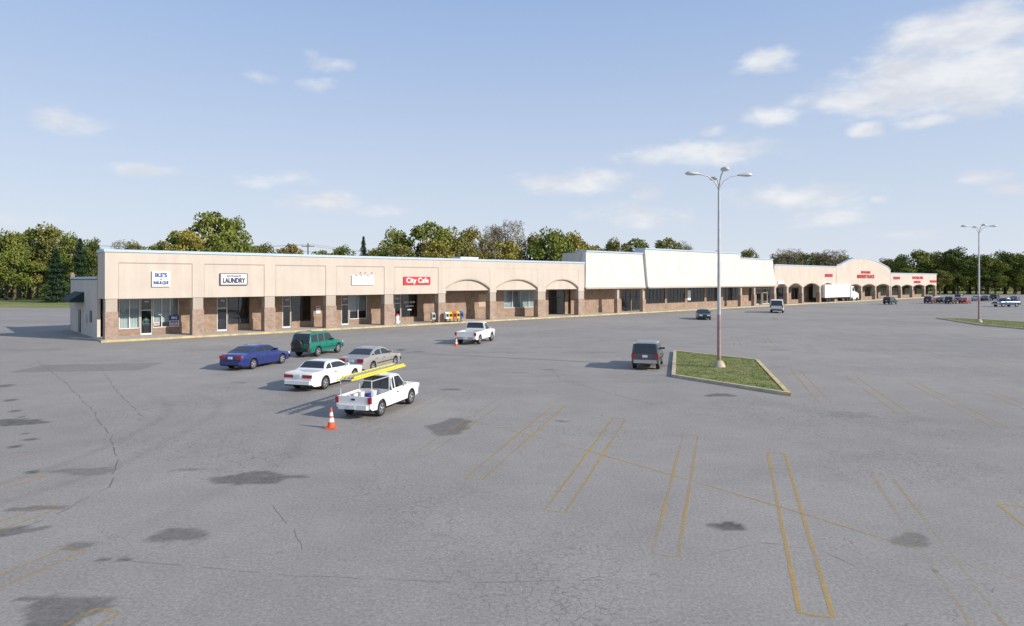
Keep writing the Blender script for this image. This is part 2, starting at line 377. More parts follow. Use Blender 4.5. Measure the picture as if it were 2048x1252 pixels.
def window(par,s0,s1,z0,z1,t,nm=1,fr='alum',slats_and_reflection=None,door=False,tr=None):
    f=MB(); w=.07; y0,y1=t+.05,t+.13
    root_=mk('door' if door else 'window',None,par)
    f.box(s0,s1,y0,y1,z1-w,z1); f.box(s0,s1,y0,y1,z0,z0+(w if not door else .15))
    zz0=z0+(w if not door else .15)
    for i in range(nm+1):
        x=s0+(s1-s0-w)*i/nm; f.box(x,x+w,y0+.002,y1-.002,zz0,z1-w)
    if tr: f.box(s0+w,s1-w,y0+.004,y1-.004,tr,tr+.07)
    f.obj('frame',M[fr],root_)
    g=MB(); g.quad((s0+.01,t+.09,z0+.01),(s1-.01,t+.09,z0+.01),(s1-.01,t+.09,z1-.01),(s0+.01,t+.09,z1-.01)); g.obj('pane',M['glass'],root_)
    if door:
        h=MB(); h.tube([(s0+w+.06,t+.03,1.1),(s0+w+.06,t+.0,1.13),(s0+w+.06,t+.0,1.35),(s0+w+.06,t+.03,1.38)],.014,6); h.obj('handle',M['chrome'],root_)
    if slats_and_reflection:
        bl=MB(); bz0,bz1=slats_and_reflection; n=int((s1-s0)/.12)
        for i in range(n):
            x=s0+.05+(s1-s0-.1)*i/n; bl.quad((x,t+.22,bz0),(x+.11,t+.25,bz0),(x+.11,t+.25,bz1),(x,t+.22,bz1))
        bl.obj('slats_and_reflection',M['slats_and_reflection'],root_)
    return root_
def column(par,s0,s1,t0=0.,t1=.85,zb=2.4,zt=3.46):
    b=MB(); b.box(s0,s1,t0,t1,0,zb,m=0); b.box(s0+.05,s1-.05,t0+.05,t1-.05,zb,zt,m=1); b.obj('column',[M['brick2'],M['stucco2']],par)
def fascia_arch(b,s0,s1,zs,za,zt,t0,t1,par=None):
    trim=MB()
    n=18; c=(s1-s0)/2; r=za-zs; R_=(c*c+r*r)/(2*r); mid=(s0+s1)/2; zc=za-R_
    def az(x,off=0): return zc+math.sqrt(max(0,(R_+off)**2-(x-mid)**2))
    xs=[s0+(s1-s0)*i/n for i in range(n+1)]
    for a,c_ in zip(xs,xs[1:]):
        b.quad((a,t0,az(a)),(c_,t0,az(c_)),(c_,t0,zt),(a,t0,zt)); b.quad((a,t0,az(a)),(a,t1,az(a)),(c_,t1,az(c_)),(c_,t0,az(c_)))
        b.quad((a,t1,az(a)),(a,t1,zt),(c_,t1,zt),(c_,t1,az(c_)))
        trim.quad((a,t0-.04,az(a)),(c_,t0-.04,az(c_)),(c_,t0-.04,az(c_,.14)),(a,t0-.04,az(a,.14)))
        trim.quad((a,t0-.04,az(a,.14)),(c_,t0-.04,az(c_,.14)),(c_,t0,az(c_,.14)),(a,t0,az(a,.14)))
        trim.quad((a,t0-.04,az(a)),(a,t0,az(a)),(c_,t0,az(c_)),(c_,t0-.04,az(c_)))
    if par: trim.obj('arch_trim',M['stucco2'],par)
# ------------------------- wing with small shops
wing=root('long beige stucco shop row with brick pillars and arches')
cols=[(207,235),(385,408),(529,551),(652,673),(769,788),(877,892),(980,993),(1076,1092),(1157,1169)]
cs=[(S(a),S(c)) for a,c in cols]; cs[0]=(0,.95)
HT=7.3
for i_,(a,c) in enumerate(cs): column(wing,a,c,zt=3.46)
fb=MB(); jb=MB(); s_end=cs[-1][1]
fb.box(0,s_end,.0,.4,6.45,HT)
for i in range(len(cs)-1):
    a,c=cs[i][1],cs[i+1][0]
    if i<5:
        fb.box(a,c,.03,.4,3.45,6.45)
        jb.box(a-.001,a+.035,.006,.029,3.47,6.42); jb.box(c-.035,c+.001,.006,.029,3.47,6.42); jb.box(a+.036,c-.036,.006,.029,6.39,6.42)  # raised strips coloured dark to draw the shadow lines of the panel grooves
    else:
        fascia_arch(fb,a,c,3.95,5.05,6.45,.02,.24,wing)
        q_=MB(); q_.box(a,c,.243,.5,3.75,5.5); q_.obj('arch_infill',M['stucco'],wing)
for i_,(a,c) in enumerate(cs): fb.box(a,c,0,.4,3.46,6.45)
fb.box(0,.4,.4,3.0,3.45,HT)
fb.box(0,s_end,2.8,3.0,5.36,HT)
fb.box(.4,s_end,.5,2.8,5.3,5.35)
fb.obj('fascia_wall',M['stucco'],wing); jb.obj('joint_shadow_strip',M['jointshadow'],wing)
b=MB(); b.box(-.08,s_end,-.08,.42,HT,HT+.22); b.box(-.08,.42,.42,3.05,HT,HT+.22); b.obj('roof_flashing',M['flash'],wing)
b=MB(); b.box(.4,s_end,.42,2.8,HT-.3,HT-.25); b.box(.1,s_end+10,3.0,16.5,5.0,5.1); b.obj('roof',M['roof'],wing)
b=MB(); b.box(0,.25,3.25,16.4,0,5.0); b.box(0,s_end+10,16.4,16.6,0,5.0); b.obj('side_wall',M['sidewall'],wing)
b=MB(); b.box(-.07,.3,3.25,16.65,5.1,5.3); b.obj('roof_edge',M['flash'],wing)
b=MB(); b.box(-.05,.0,5.5,6.4,1.3,2.3); b.obj('side_window',M['bronze'],wing)
b=MB(); b.box(-.06,.0,11,12,.1,2.2); b.obj('side_door',M['bronze'],wing)
b=MB(); b.box(-.16,.0,7.6,8.0,1.2,1.9); b.obj('meter_box',M['galv'],wing)
b=MB(); b.quad((0,9.3,3.9),(0,14.5,3.9),(-1.1,14.5,3.2),(-1.1,9.3,3.2)); b.quad((-1.1,9.3,3.2),(-1.1,14.5,3.2),(-1.1,14.5,2.95),(-1.1,9.3,2.95)); b.quad((0,9.3,3.9),(-1.1,9.3,3.2),(-1.1,9.3,2.95),(0,9.3,2.95)); b.obj('awning',M['awning'],wing)
T=3.0
def s3(px): return S(px,T)
ops=[]; wins=[]
def addw(p0,p1,z0,z1,nm=1,fr='alum',slats_and_reflection=None,door=False,tr=None,par=None):
    a,c=s3(p0),s3(p1); ops.append((a,c,z0,z1)); wins.append((a,c,z0,z1,nm,fr,slats_and_reflection,door,tr))
addw(238,280,.75,3.4,2,'alum',(.8,3.4)); addw(281,305,SW,3.4,1,'alum',None,True,2.3); addw(306,358,.75,3.4,3,'alum',(1.2,3.4))  # pale slats modelled behind the glass to give its bright teal reflection
addw(434,455,SW,3.4,1,'alum',None,True,2.3); addw(456,499,.75,3.4,2,'bronze')
addw(565,582,SW,3.4,1,'alum',None,True,2.3); addw(583,622,.75,3.4,2,'bronze')
addw(683,698,SW,3.4,1,'alum',None,True,2.3); addw(699,734,.75,3.4,2,'alum',(1.6,3.4))
addw(789,802,SW,3.4,1,'alum',None,True,2.3); addw(803,835,.7,3.4,2,'bronze')
addw(1008,1075,1.3,3.6,4,'alum',(1.3,3.6))
addw(1097,1130,SW,3.6,2,'bronze',None,False,2.5)
wall_open(wing,.42,s_end,0,3.75,T,.25,ops,M['brick'],'shopfront_wall')
b=MB(); b.box(.42,s_end,T-.02,T+.23,3.752,5.29); b.obj('upper_wall',M['stucco'],wing)
for a,c,z0,z1,nm,fr,bl,dr,trn in wins: window(wing,a,c,z0,z1,T,nm,fr,bl,dr,trn)
b=MB(); b.box(s3(957),s3(977),T-.03,T,1.6,3.2); b.obj('boarded_window',mat('plywood',(.50,.38,.26),.8,var=.1),wing)
b=MB(); b.box(.3,s_end,8.0,8.1,0,4.9); b.box(.3,s_end,3.3,8,.0,.1)
for px in(395,540,660,778,884,1085): b.box(s3(px)-.05,s3(px)+.05,3.3,8,.1,4.9)
b.obj('interior',M['interior'],wing)
for i in range(7):
    x=s3(440)+i*.8; b=MB(); b.box(x,x+.7,6.2,6.9,.1,1.1); b.lathe([(.2,6.17),(.22,6.199)],'Y',14,c=(x+.35,0,.62)); b.obj('washing_machine',M['white'],wing)
for px in(250,330,600,720,815):
    b=MB(); x=s3(px); b.box(x-.5,x+.5,5,5.7,.8,.84); b.box(x-.04,x+.04,5.3,5.38,.1,.8); b.box(x-.3,x+.3,5.15,5.55,.1,.13); b.obj('dining_table',M['wood'],wing)
# ------------------------- anchor store
anc=root('large anchor shop with sloping white ribbed metal mansards')
AT=2.6
def sA(px): return S(px,AT)
s_a=s_end+.02; s_ab=S(1290); s_bc=S(1480); s_c=S(1550)
def mansard(s0,s1,zb,zt,tb,tt,h0=0.,h1=0.):
    b=MB(); n=int((s1-s0)/.42); 
    w=1/n; prof=[]
    for i in range(n):
        f=i/n; prof+=[(f,0),(f+w*.70,0),(f+w*.78,-.03),(f+w*.92,-.03)]
    prof.append((1,0))
    def B(f): return s0+(s1-s0)*f
    def Tp(f): return s0+h0+(s1-h1-s0-h0)*f
    for (a,da),(c,dc) in zip(prof,prof[1:]):
        b.quad((B(a),tb+da,zb),(B(c),tb+dc,zb),(Tp(c),tt+dc,zt),(Tp(a),tt+da,zt))
    b.quad((s0,tb,zb),(s0+h0,tt,zt),(s0+h0,tt+2,zt),(s0,tt+2,zb)); b.quad((s1,tb,zb),(s1-h1,tt,zt),(s1-h1,tt+2,zt),(s1,tt+2,zb))
    b.obj('mansard',M['metalwhite'],anc)
    f=MB(); f.box(s0+h0-.05,s1-h1+.05,tt-.14,tt+2.1,zt,zt+.2); f.obj('roof_flashing',M['flash'],anc)
    f=MB(); f.box(s0,s1,tb-.12,tb+.12,zb-.22,zb-.004); f.obj('soffit_edge',M['stucco2'],anc)
mansard(s_a,s_ab-.03,3.95,9.0,-.2,.35,.7,0); mansard(s_ab,s_bc,3.95,9.75,-.6,.0,.0,0); mansard(s_bc+.06,s_c,3.95,8.95,-.2,.35,0,.3)
b=MB(); b.box(s_a+.3,s_ab,1.15,4.6,6,8.9); b.box(s_a,s_c,4.6,40,5.2,7.3); b.box(s_a,s_a+.3,3.6,40,0,5.2); b.obj('parapet_wall',M['sidewall'],anc)
b=MB(); b.box(s_a,s_c,-.1,AT,4.0,4.1); b.obj('soffit',M['white'],anc)
b=MB(); b.box(s_a-12,s_a-.01,14,40,0,6.9); b.obj('rear_wall',M['sidewall'],anc)
b=MB(); b.box(s_a-12.1,s_a-.01,13.9,40,6.9,7.15); b.box(s_a-.05,s_c,4.62,40,7.3,7.5); b.obj('roof_edge',M['flash'],anc)
ops=[];wins=[]
def addA(p0,p1,z0,z1,nm=1,fr='bronze',door=False):
    a,c=sA(p0),sA(p1); ops.append((a,c,z0,z1)); wins.append((a,c,z0,z1,nm,fr,None,door,2.4 if z0<.5 else None))
addA(1243,1262,SW,3.4,2,'bronze',True); addA(1263,1284,SW,3.4,2,'bronze',True)
for p0,p1 in((1292,1330),(1334,1370),(1375,1409),(1413,1442),(1446,1478)): addA(p0,p1,1.15,3.8,5,'bronze')
addA(1497,1508,.9,3.4,2,'bronze'); addA(1513,1524,SW,3.3,1,'alum',True); addA(1525,1535,SW,3.3,1,'alum',True)
wall_open(anc,s_a,s_c,0,3.99,AT,.25,ops,M['brick'],'shopfront_wall')
for a,c,z0,z1,nm,fr,bl,dr,trn in wins: window(anc,a,c,z0,z1,AT,nm,fr,bl,dr,trn)
b=MB(); b.box(s_a,s_c,9,9.1,0,4); b.box(s_a,s_c,2.9,9,0,.1); b.obj('interior',M['interior'],anc)
for px in(1237,1288,1483,1510): 
    x=S(px); column(anc,x-.3,x+.3,0,.6,2.2,3.99)
b=MB(); b.box(sA(1375),sA(1381),AT-.05,AT-.01,1.5,3.2); b.obj('window_panel',M['white'],anc)
# ------------------------- far wing
far=root('distant beige shop row with gabled centre and arches')
s_f=s_c+.02
b=MB(); fl=MB(); ops=[]; wins=[]
def bays(pxs,zt,zs=3.4,za=4.7,flat=False):
    ss=[S(p) for p in pxs]
    ss[0]=max(ss[0],s_f)
    for a,c in zip(ss,ss[1:]):
        fascia_arch(b,a+.45,c-.45,zs,za,zt,0,.5,far)
        wa,wc=a+1.0,c-1.0
        ops.append((wa,wc-1.6,.8,3.3)); wins.append((wa,wc-1.6,.8,3.3,3,'bronze',False)); 
        ops.append((wc-1.5,wc-.4,SW,3.3)); wins.append((wc-1.5,wc-.4,SW,3.3,1,'alum',True))
    for x in ss:
        b.box(x-.45,x+.45,0,.5,zs,zt); column(far,x-.42,x+.42,.02,.8,2.3,zs)
bays([1551,1576,1606,1641,1671],7.9,3.5,4.3)
bays([1673.5,1697,1724,1752,1780],7.2,3.4,4.0)
bays([1783,1803,1826,1850,1872],6.7,3.2,3.7)
g0,g1=S(1673),S(1781)
gpx=[(1781,541),(1776,535),(1763,528),(1748,521.5),(1735,518),(1722,517),(1710,518),(1700,521),(1690,526),(1681,531),(1673,531)]
pts=[(g0,7.2),(g1,7.2)]+[(S(a),Z(a,c)) for a,c in gpx]
b.quad(*[(x,0,z) for x,z in pts]); b.quad(*[(x,.5,z) for x,z in reversed(pts)])
for (xa,za),(xb,zb_) in zip(pts[2:],pts[3:]):
    fl.quad((xa,-.08,za),(xb,-.08,zb_),(xb,-.08,zb_+.22),(xa,-.08,za+.22)); fl.quad((xa,-.08,za+.22),(xb,-.08,zb_+.22),(xb,.6,zb_+.22),(xa,.6,za+.22))
b.obj('fascia_wall',M['stucco'],far)
fl.box(s_f,g0-.02,-.08,.6,7.9,8.1); fl.box(g1+.02,S(1874),-.08,.6,6.7,6.9); fl.obj('roof_flashing',M['flash'],far)
s_l=S(1874)
b=MB(); b.box(s_f,g0,.5,20,5.3,7.2); b.box(g0,g1,.5,20,5.3,7.0); b.box(g1,s_l,.5,20,5.3,6.2); b.box(s_l-.3,s_l,3.0,20,0,5.3); b.box(s_f,s_l-.3,T-.02,T+.2,3.602,5.29); b.obj('upper_wall',M['stucco'],far)
wall_open(far,s_f,s_l,0,3.6,T,.25,ops,M['brick'],'shopfront_wall')
for a,c,z0,z1,nm,fr,dr in wins: window(far,a,c,z0,z1,T,nm,fr,None,dr,None)
b=MB(); b.box(s_f,s_l,9,9.1,0,5); b.obj('interior',M['interior'],far)
# ---------------------------------------------------------------- signs
def text_mesh(txt,size,ext=.02,off=0.,width=None):
    c=bpy.data.curves.new('t','FONT'); c.body=txt; c.size=size; c.extrude=ext; c.offset=off; c.align_x='CENTER'; c.align_y='CENTER'; c.resolution_u=3
    o=bpy.data.objects.new('t',c); COL.objects.link(o); dg=bpy.context.evaluated_depsgraph_get(); dg.update()
    me=bpy.data.meshes.new_from_object(o.evaluated_get(dg)); bpy.data.objects.remove(o); bpy.data.curves.remove(c)
    xs=[v.co.x for v in me.vertices]; 
    if width and xs:
        k=width/(max(xs)-min(xs)); 
        for v in me.vertices: v.co.x*=k
    me.materials.clear(); return me
def lettering(par,txt,size,m,x,z,width=None,off=0.,y=-.03,name='lettering'):
    me=text_mesh(txt,size,.012,off,width); me.materials.append(M[m]); me.name=name
    return mk(name,me,par,loc=(x,y,z),rot=(math.pi/2,0,0))
def sign(px0,px1,py0,py1,label,panel='white',depth=.12,t=0.0,border=None,name='shop_sign'):
    a,c=S(px0),S(px1); z1=Z(px0,py0); z0=Z(px0,py1); w,h=c-a,z1-z0
    r=mk(name,None,loc=W((a+c)/2,t-depth,(z0+z1)/2),rot=ANG,label=label,category='sign')
    if panel:
        b=MB(); b.box(-w/2,w/2,0,depth-.002,-h/2,h/2); b.obj('sign_panel',M[panel],r)
    if border:
        b=MB(); k=.06
        b.box(-w/2-k,w/2+k,-.02,depth-.004,h/2,h/2+k); b.box(-w/2-k,w/2+k,-.02,depth-.004,-h/2-k,-h/2); b.box(-w/2-k,-w/2,-.02,depth-.004,-h/2,h/2); b.box(w/2,w/2+k,-.02,depth-.004,-h/2,h/2); b.obj('sign_frame',M[border],r)
    return r,w,h
r,w,h=sign(305,338,544,572,'white barbecue shop sign with blue lettering','white',border='alum',t=.03)
lettering(r,"IKE'S",h*.42,'blue',0,h*.27,w*.72,.012); lettering(r,"at",h*.16,'blue',0,0,None); lettering(r,"BAR-B-QUE",h*.32,'blue',0,-h*.27,w*.9,.01)
r,w,h=sign(441,493,548,569,'white laundry sign with dark blue border','white',border='navy',t=.03)
lettering(r,"SOUTHGATE",h*.24,'navy',0,h*.30,w*.55); lettering(r,"LAUNDRY",h*.66,'navy',0,-h*.14,w*.86,.02)
r,w,h=sign(703,747,551,570,'blank white sign panel with small lamps above','white',t=.03)
for x in(-w*.2,0.05,w*.32):
    b=MB(); b.tube([(x,0,h/2+.05),(x,-.4,h/2+.3)],.02,6); b.lathe([(.05,h/2+.2),(.1,h/2+.36)],n=8,c=(x,-.45,0)); b.obj('sign_lamp',M['galv'],r)
r,w,h=sign(807,860,553.5,569.5,'red cafe sign with white script lettering','red',t=.03)
lettering(r,"City Cafe",h*.88,'white',0,.02,w*.84,.02)
def red_letters(px,py,pw,ph,lines,label,t=0.):
    r,w,h=sign(px-pw/2,px+pw/2,py-ph/2,py+ph/2,label,None,t=t)
    n=len(lines)
    for i,l in enumerate(lines):
        lettering(r,l,h/n*1.1,'redlet',0,h/2-h/n*(i+.5),w*(1 if i==0 else .7) ,.05,y=.0)
red_letters(1657,551,15,7,["SHOES"],'small red channel letters on beige fascia')
red_letters(1731,544.5,18,5.5,["FOODS"],'small red channel letters on gable')
red_letters(1731,553,34,8.5,["MARKET PLACE"],'wide red channel letters on gable')
red_letters(1793,556,13,6,["SALON"],'small red channel letters on beige fascia')
red_letters(1835,555.5,21,6,["DOLLAR"],'red channel letters on beige fascia')
red_letters(1834,564,13,5,["STORE"],'smaller red channel letters on beige fascia')
red_letters(1866,563,14,5,["VIDEO"],'small red channel letters on beige fascia')
sign(1555,1567,562,568,'small white sign panel on beige fascia','white')
def flat_sign(px0,px1,py0,py1,t,label,panel,items,name='window_sign'):
    a,c=S(px0,t),S(px1,t); z1,z0=Z(px0,py0,t),Z(px0,py1,t); w,h=c-a,z1-z0
    r=mk(name,None,loc=W((a+c)/2,t,(z0+z1)/2),rot=ANG,label=label,category='sign')
    if panel: b=MB(); b.box(-w/2,w/2,0,.02,-h/2,h/2); b.obj('sign_panel',M[panel],r)
    for (txt,sz,m,z,ww) in items: lettering(r,txt,h*sz,m,0,h*z,w*ww if ww else None,.008,y=-.015)
flat_sign(339,358,631,641,T-.02,'blue banner in the window','blue',[("BBQ",.7,'white',0,.6)])
flat_sign(339,358,641.3,653,T-.02,"white window banner with blue lettering",'white',[("IKE'S",.5,'blue',.2,.8),("Bar-B-Que",.35,'red',-.25,.85)])
flat_sign(308,319,645,651,T-.04,'small red and white window notice','white',[("OPEN",.7,'red',0,.8)])
flat_sign(805,832,600,625,T-.03,'white arched lettering on cafe window',None,[("CITY CAFE",.18,'white',.3,.8),("HOME COOKING",.12,'white',0,.6),("OPEN",.14,'white',-.3,.3)])
for px,pz,tx in((293,603,"923"),(445,601,"925"),(574,599,"927"),(690,598,"929"),(795,597,"931")):
    flat_sign(px-5,px+5,pz-2,pz+3,T-.02,'small unit number above the shop door',None,[(tx,.9,'white',0,.8)],'unit_number_sign')
flat_sign(632,641,612,627,T-.03,'small red and white notice on brick wall','white',[("NOTICE",.25,'red',.3,.8)],'notice_sign')
# ---------------------------------------------------------------- rooftop things
def box_unit(name,s,t,z,w,d,h,label,cat,m):
    r=mk(name,None,loc=W(s,t,z),rot=ANG,label=label,category=cat); b=MB(); b.box(-w/2,w/2,-d/2,d/2,.1,h); b.box(-w/2-.05,w/2+.05,-d/2-.05,d/2+.05,h,h+.06); b.obj('housing',M[m],r)
    g=MB(); 
    for i in range(6): g.box(-w/2+.1,w/2-.1,-d/2-.02,-d/2-.003,.2+i*(h-.3)/6,.26+i*(h-.3)/6)
    g.obj('grille',M['dark'],r)
    g=MB(); g.box(-w/2+.1,w/2-.1,-d/2+.1,-d/2+.2,0,.1); g.box(-w/2+.1,w/2-.1,d/2-.2,d/2-.1,0,.1); g.obj('skid',M['galv'],r)
box_unit('rooftop_air_conditioner',2.0,9,5.1,1.4,1.0,.6,'grey rooftop air conditioner on flat roof','air conditioner','galv')
box_unit('rooftop_air_conditioner',S(930,8),8,5.1,3.0,2,2.9,'white rooftop air handling unit above parapet','air conditioner','white')
b=MB(); b.box(-.16,.16,-.16,.16,0,5.5); b.box(-.2,.2,-.2,.2,5.5,5.6); b.box(-.1,.1,-.1,.1,5.6,5.75)
b.obj('chimney',M['brick'],loc=W(.2,17.0,0),rot=ANG,label='slim red brick chimney behind the shop row',category='chimney')
# ---------------------------------------------------------------- street lamps
def street_lamp(x,y,ht,label,rotz=0.):
    r=mk('street_lamp',None,loc=(x,y,.1),rot=rotz,label=label,category='street lamp')
    b=MB(); b.tube([(0,0,.34),(0,0,ht*.27)],[.11,.1],12,m=1,cap=False); b.tube([(0,0,ht*.27),(0,0,ht-1.0)],[.1,.065],12,m=0); b.obj('pole',[M['galv'],M['polered']],r,smooth=40)
    b=MB(); b.lathe([(.36,0),(.31,.14),(.21,.32),(.17,.35)],n=14); b.obj('base',M['kerbgrey'],r,smooth=30)
    for k,a in enumerate([0,math.pi,math.radians(75),math.radians(255)]):
        c,s=math.cos(a),math.sin(a)
        pts=[(0,0,ht-1.05),(.06,0,ht-.8),(.28,0,ht-.42),(.7,0,ht-.14),(1.2,0,ht-.05)]
        P=[(q[0]*c,q[0]*s,q[2]) for q in pts]
        b=MB(); b.tube(P,.032,8); b.obj('arm',M['galv'],r,smooth=40)
        b=MB(); prof=[(.05,-.45),(.12,-.33),(.20,-.08),(.24,.12),(.21,.32),(.07,.44)]
        rings=[]
        for rr,h in prof:
            i=len(b.v)
            for j in range(12):
                t=2*math.pi*j/12; yy=rr*math.cos(t); zz=rr*math.sin(t)*(.62 if math.sin(t)>0 else .4)
                X=1.55+h; b.v.append((X*c-yy*s,X*s+yy*c,ht-.04+zz+.02*h))
            rings.append(i)
        for pi_,(p,q) in enumerate(zip(rings,rings[1:])):
            for j in range(12): b.f.append((p+j,p+(j+1)%12,q+(j+1)%12,q+j)); b.m.append(1 if 6<=j<=11 and pi_>=1 else 0)
        b.f.append(tuple(range(rings[0],rings[0]+12))); b.m.append(0); b.f.append(tuple(range(rings[-1],rings[-1]+12))); b.m.append(0)
        b.obj('lamp_head',[M['galv'],M['head']],r,smooth=50)
    return r
x,y=gp(1438,737); street_lamp(x,y,10.9,'tall four-armed street lamp with faded red lower pole',math.radians(8))
x,y=gp(1958,646); street_lamp(x,y,11.2,'tall four-armed street lamp on the far island',math.radians(-5))
# ---------------------------------------------------------------- vehicles
def lerp_list(l,f):
    if f<=l[0][0]: return l[0][1]
    for (a,va),(b_,vb) in zip(l,l[1:]):
        if f<=b_: 
            t=(f-a)/(b_-a) if b_>a else 1; return va+(vb-va)*t
    return l[-1][1]
def paint(name,col,metal=.0):
    return mat(name,col,.30,metal,coat=.6,var=.03,vs=2)
def weld(o,ang):
    bm_=bmesh.new(); bm_.from_mesh(o.data); bmesh.ops.remove_doubles(bm_,verts=bm_.verts,dist=.0008); bm_.to_mesh(o.data); bm_.free()
    o.data.polygons.foreach_set('use_smooth',[True]*len(o.data.polygons)); o.data.set_sharp_from_angle(angle=math.radians(ang)); o.data.update()
def vehicle(name,sp,pm,loc,heading,label,category='car',extra=None,group=None,sc=.89):
    Ln,Wd=sp['L'],sp['W']; wr=sp.get('r',.33); fr_,ff=sp['wheels']; zb=sp.get('zb',.24)
    root_=mk(name,None,loc=(loc[0],loc[1],0),rot=heading,label=label,category=category,group=group,scale=(sc,sc,sc))
    X=lambda f:-Ln/2+f*Ln
    wl=sp.get('width',[(0,.84),(.015,.92),(.06,.97),(.2,1),(.8,1),(.93,.95),(.985,.86),(1,.76)])
    ra=wr+.07; wx=[X(fr_),X(ff)]
    fs=set(i/44 for i in range(45)); fs|={.004,.015,.03,.97,.985,.996}
    for c in (fr_,ff):
        for i in range(-8,9): fs.add(c+math.sin(i/8*math.pi/2)*ra/Ln)
        fs.add(c-(ra+.005)/Ln); fs.add(c+(ra+.005)/Ln)
    bed=sp.get('bed')
    if bed:
        for e in bed[:2]: fs.add(e-.0008); fs.add(e+.0008)
    fs=sorted(f for f in fs if 0<=f<=1)
    b=MB(); rings=[]
    for f in fs:
        x=X(f); w=Wd/2*lerp_list(wl,f); top=lerp_list(sp['top'],f)
        a=zb+lerp_list([(0,.14),(.03,.03),(.1,0),(.9,0),(.98,.02),(1,.10)],f)
        for c in wx:
            dx=abs(x-c)
            if dx<ra: a=max(a,wr+math.sqrt(ra*ra-dx*dx)*.98)
        inb=bed and bed[0]<f<bed[1]
        mid=max(a+.03,zb+(top-zb)*.55)
        half=[(0,a),(w*.90,a),(w*.975,a),(w,mid),(w*.985,max(mid+.01,top-.12)),(w*.93,top-.012)]
        half+=[(w*.86,bed[2]),(0,bed[2])] if inb else [(w*.6,top+.012),(0,top+.022)]
        ring=[(x,y,z) for y,z in half]+[(x,-y,z) for y,z in reversed(half[1:-1])]
        rings.append(len(b.v)); b.v+=ring
    n=14
    for p,q in zip(rings,rings[1:]):
        for j in range(n):
            b.f.append((p+j,p+(j+1)%n,q+(j+1)%n,q+j)); b.m.append(1 if j in(0,1,n-1,n-2) else (2 if bed and j in(6,7) else 0))
    b.f.append(tuple(rings[0]+j for j in range(n))); b.m.append(0); b.f.append(tuple(rings[-1]+j for j in reversed(range(n)))); b.m.append(0)
    if bed:
        for i,f in enumerate(b.f):
            if b.m[i]==2:
                xs=[b.v[k][0] for k in f]; mx=(min(xs)+max(xs))/2
                if not (X(bed[0])<mx<X(bed[1])): b.m[i]=0
    rf=sp['roof']; f0,f1=rf[0][0],rf[-1][0]; NS=46
    cf=sorted(set([f0+(f1-f0)*i/NS for i in range(NS+1)]+[q[0] for q in rf]+[e for wdw in sp['side'] for e in wdw]))
    hm=max(q[1] for q in rf)-lerp_list(sp['top'],(f0+f1)/2); tb,tt=sp.get('tumble',(.92,.74))
    cr=[]
    for f in cf:
        x=X(f); w=Wd/2*max(.93,lerp_list(wl,f)); bl=lerp_list(sp['top'],f)-.015; rz=max(lerp_list(rf,f),bl+.003); h=rz-bl; k=min(1,h/hm)
        yb=w*tb; yr=w*(tb+(tt-tb)*k)
        def at(z): 
            t=(z-bl)/max(h,1e-4); return yb+(yr-yb)*t
        e=min(.06,h*.3); z1=bl+e; z2=rz-min(.10,h*.35); z3=rz-min(.03,h*.1)
        half=[(yb,bl-.03),(at(z1),z1),(at(z2),z2),(at(z3)-.01,z3),(yr-.09*min(1,k*2+.2),rz),(yr*.5,rz+.012*k),(0,rz+.018*k)]
        cr.append((f,h,rz,half))
    glass={}
    m=len(cr[0][3])
    def V(i,j,s): x=X(cr[i][0]); y,z=cr[i][3][j]; return (x,s*y,z)
    for i in range(len(cr)-1):
        fm=(cr[i][0]+cr[i+1][0])/2; dx=X(cr[i+1][0])-X(cr[i][0]); sl=(cr[i+1][2]-cr[i][2])/max(dx,1e-5); hh=(cr[i][1]+cr[i+1][1])/2
        for s in(1,-1):
            for j in range(m-1):
                q=[V(i,j,s),V(i+1,j,s),V(i+1,j+1,s),V(i,j+1,s)]
                if s<0: q.reverse()
                key=None
                if j==1 and hh>.16:
                    for k,(a,c) in enumerate(sp['side']):
                        if a<fm<c: key=('side_window',k,s)
                if j>=4 and sl<-.28 and hh>.04: key=('windscreen',0,0)
                if j>=4 and sl>sp.get('rs',.28) and hh>.10 and hh<hm*.93: key=('rear_window',0,0)
                if key: glass.setdefault(key,MB()).quad(*q)
                else: b.quad(*q,m=0)
    if cr[0][1]>.1: b.quad(*([V(0,j,1) for j in range(m)]+[V(0,j,-1) for j in reversed(range(m-1))]),m=0)
    bo=b.obj('body',[pm,M['plastic'],M[sp.get('bedmat','plastic')]],root_); weld(bo,34)
    for k,g in glass.items(): weld(g.obj(k[0],M['carglass'],root_),40)
    for wxi in wx:
        for s in(1,-1):
            wh=mk('wheel',None,root_,loc=(wxi,s*(Wd/2-.13),wr))
            t=MB(); t.lathe([(wr*.62,-.10),(wr*.93,-.11),(wr,-.075),(wr,.075),(wr*.93,.11),(wr*.62,.10)],'Y',22); t.obj('tyre',M['tyre'],wh,smooth=40)
            t=MB(); o=s*.105
            t.lathe([(wr*.64,o*.6),(wr*.64,o*.95),(wr*.58,o*1.0),(wr*.55,o*.75),(wr*.22,o*.8),(wr*.15,o*1.03),(.01,o*1.03)],'Y',18,m=0)
            for j in range(5):
                a=j*2*math.pi/5; ca,sa=math.cos(a),math.sin(a); ww=.035
                pts=[]
                for rr in(wr*.2,wr*.58):
                    for sg in(-1,1): pts.append((rr*ca-sg*ww*sa,o*.98,rr*sa+sg*ww*ca))
                t.quad(pts[0],pts[1],pts[3],pts[2],m=0)
            for j in range(5):
                a=(j+.5)*2*math.pi/5; ca,sa=math.cos(a),math.sin(a); cx,cz=wr*.42*ca,wr*.42*sa
                t.quad(*[(cx+.05*math.cos(q*math.pi/3),o*.86,cz+.05*math.sin(q*math.pi/3)) for q in range(6)],m=1)
            t.obj('rim',[M['rim'],M['dark']],wh,smooth=40)
    wre=Wd/2*lerp_list(wl,0.0); tl=sp['tail']; xr=-Ln/2
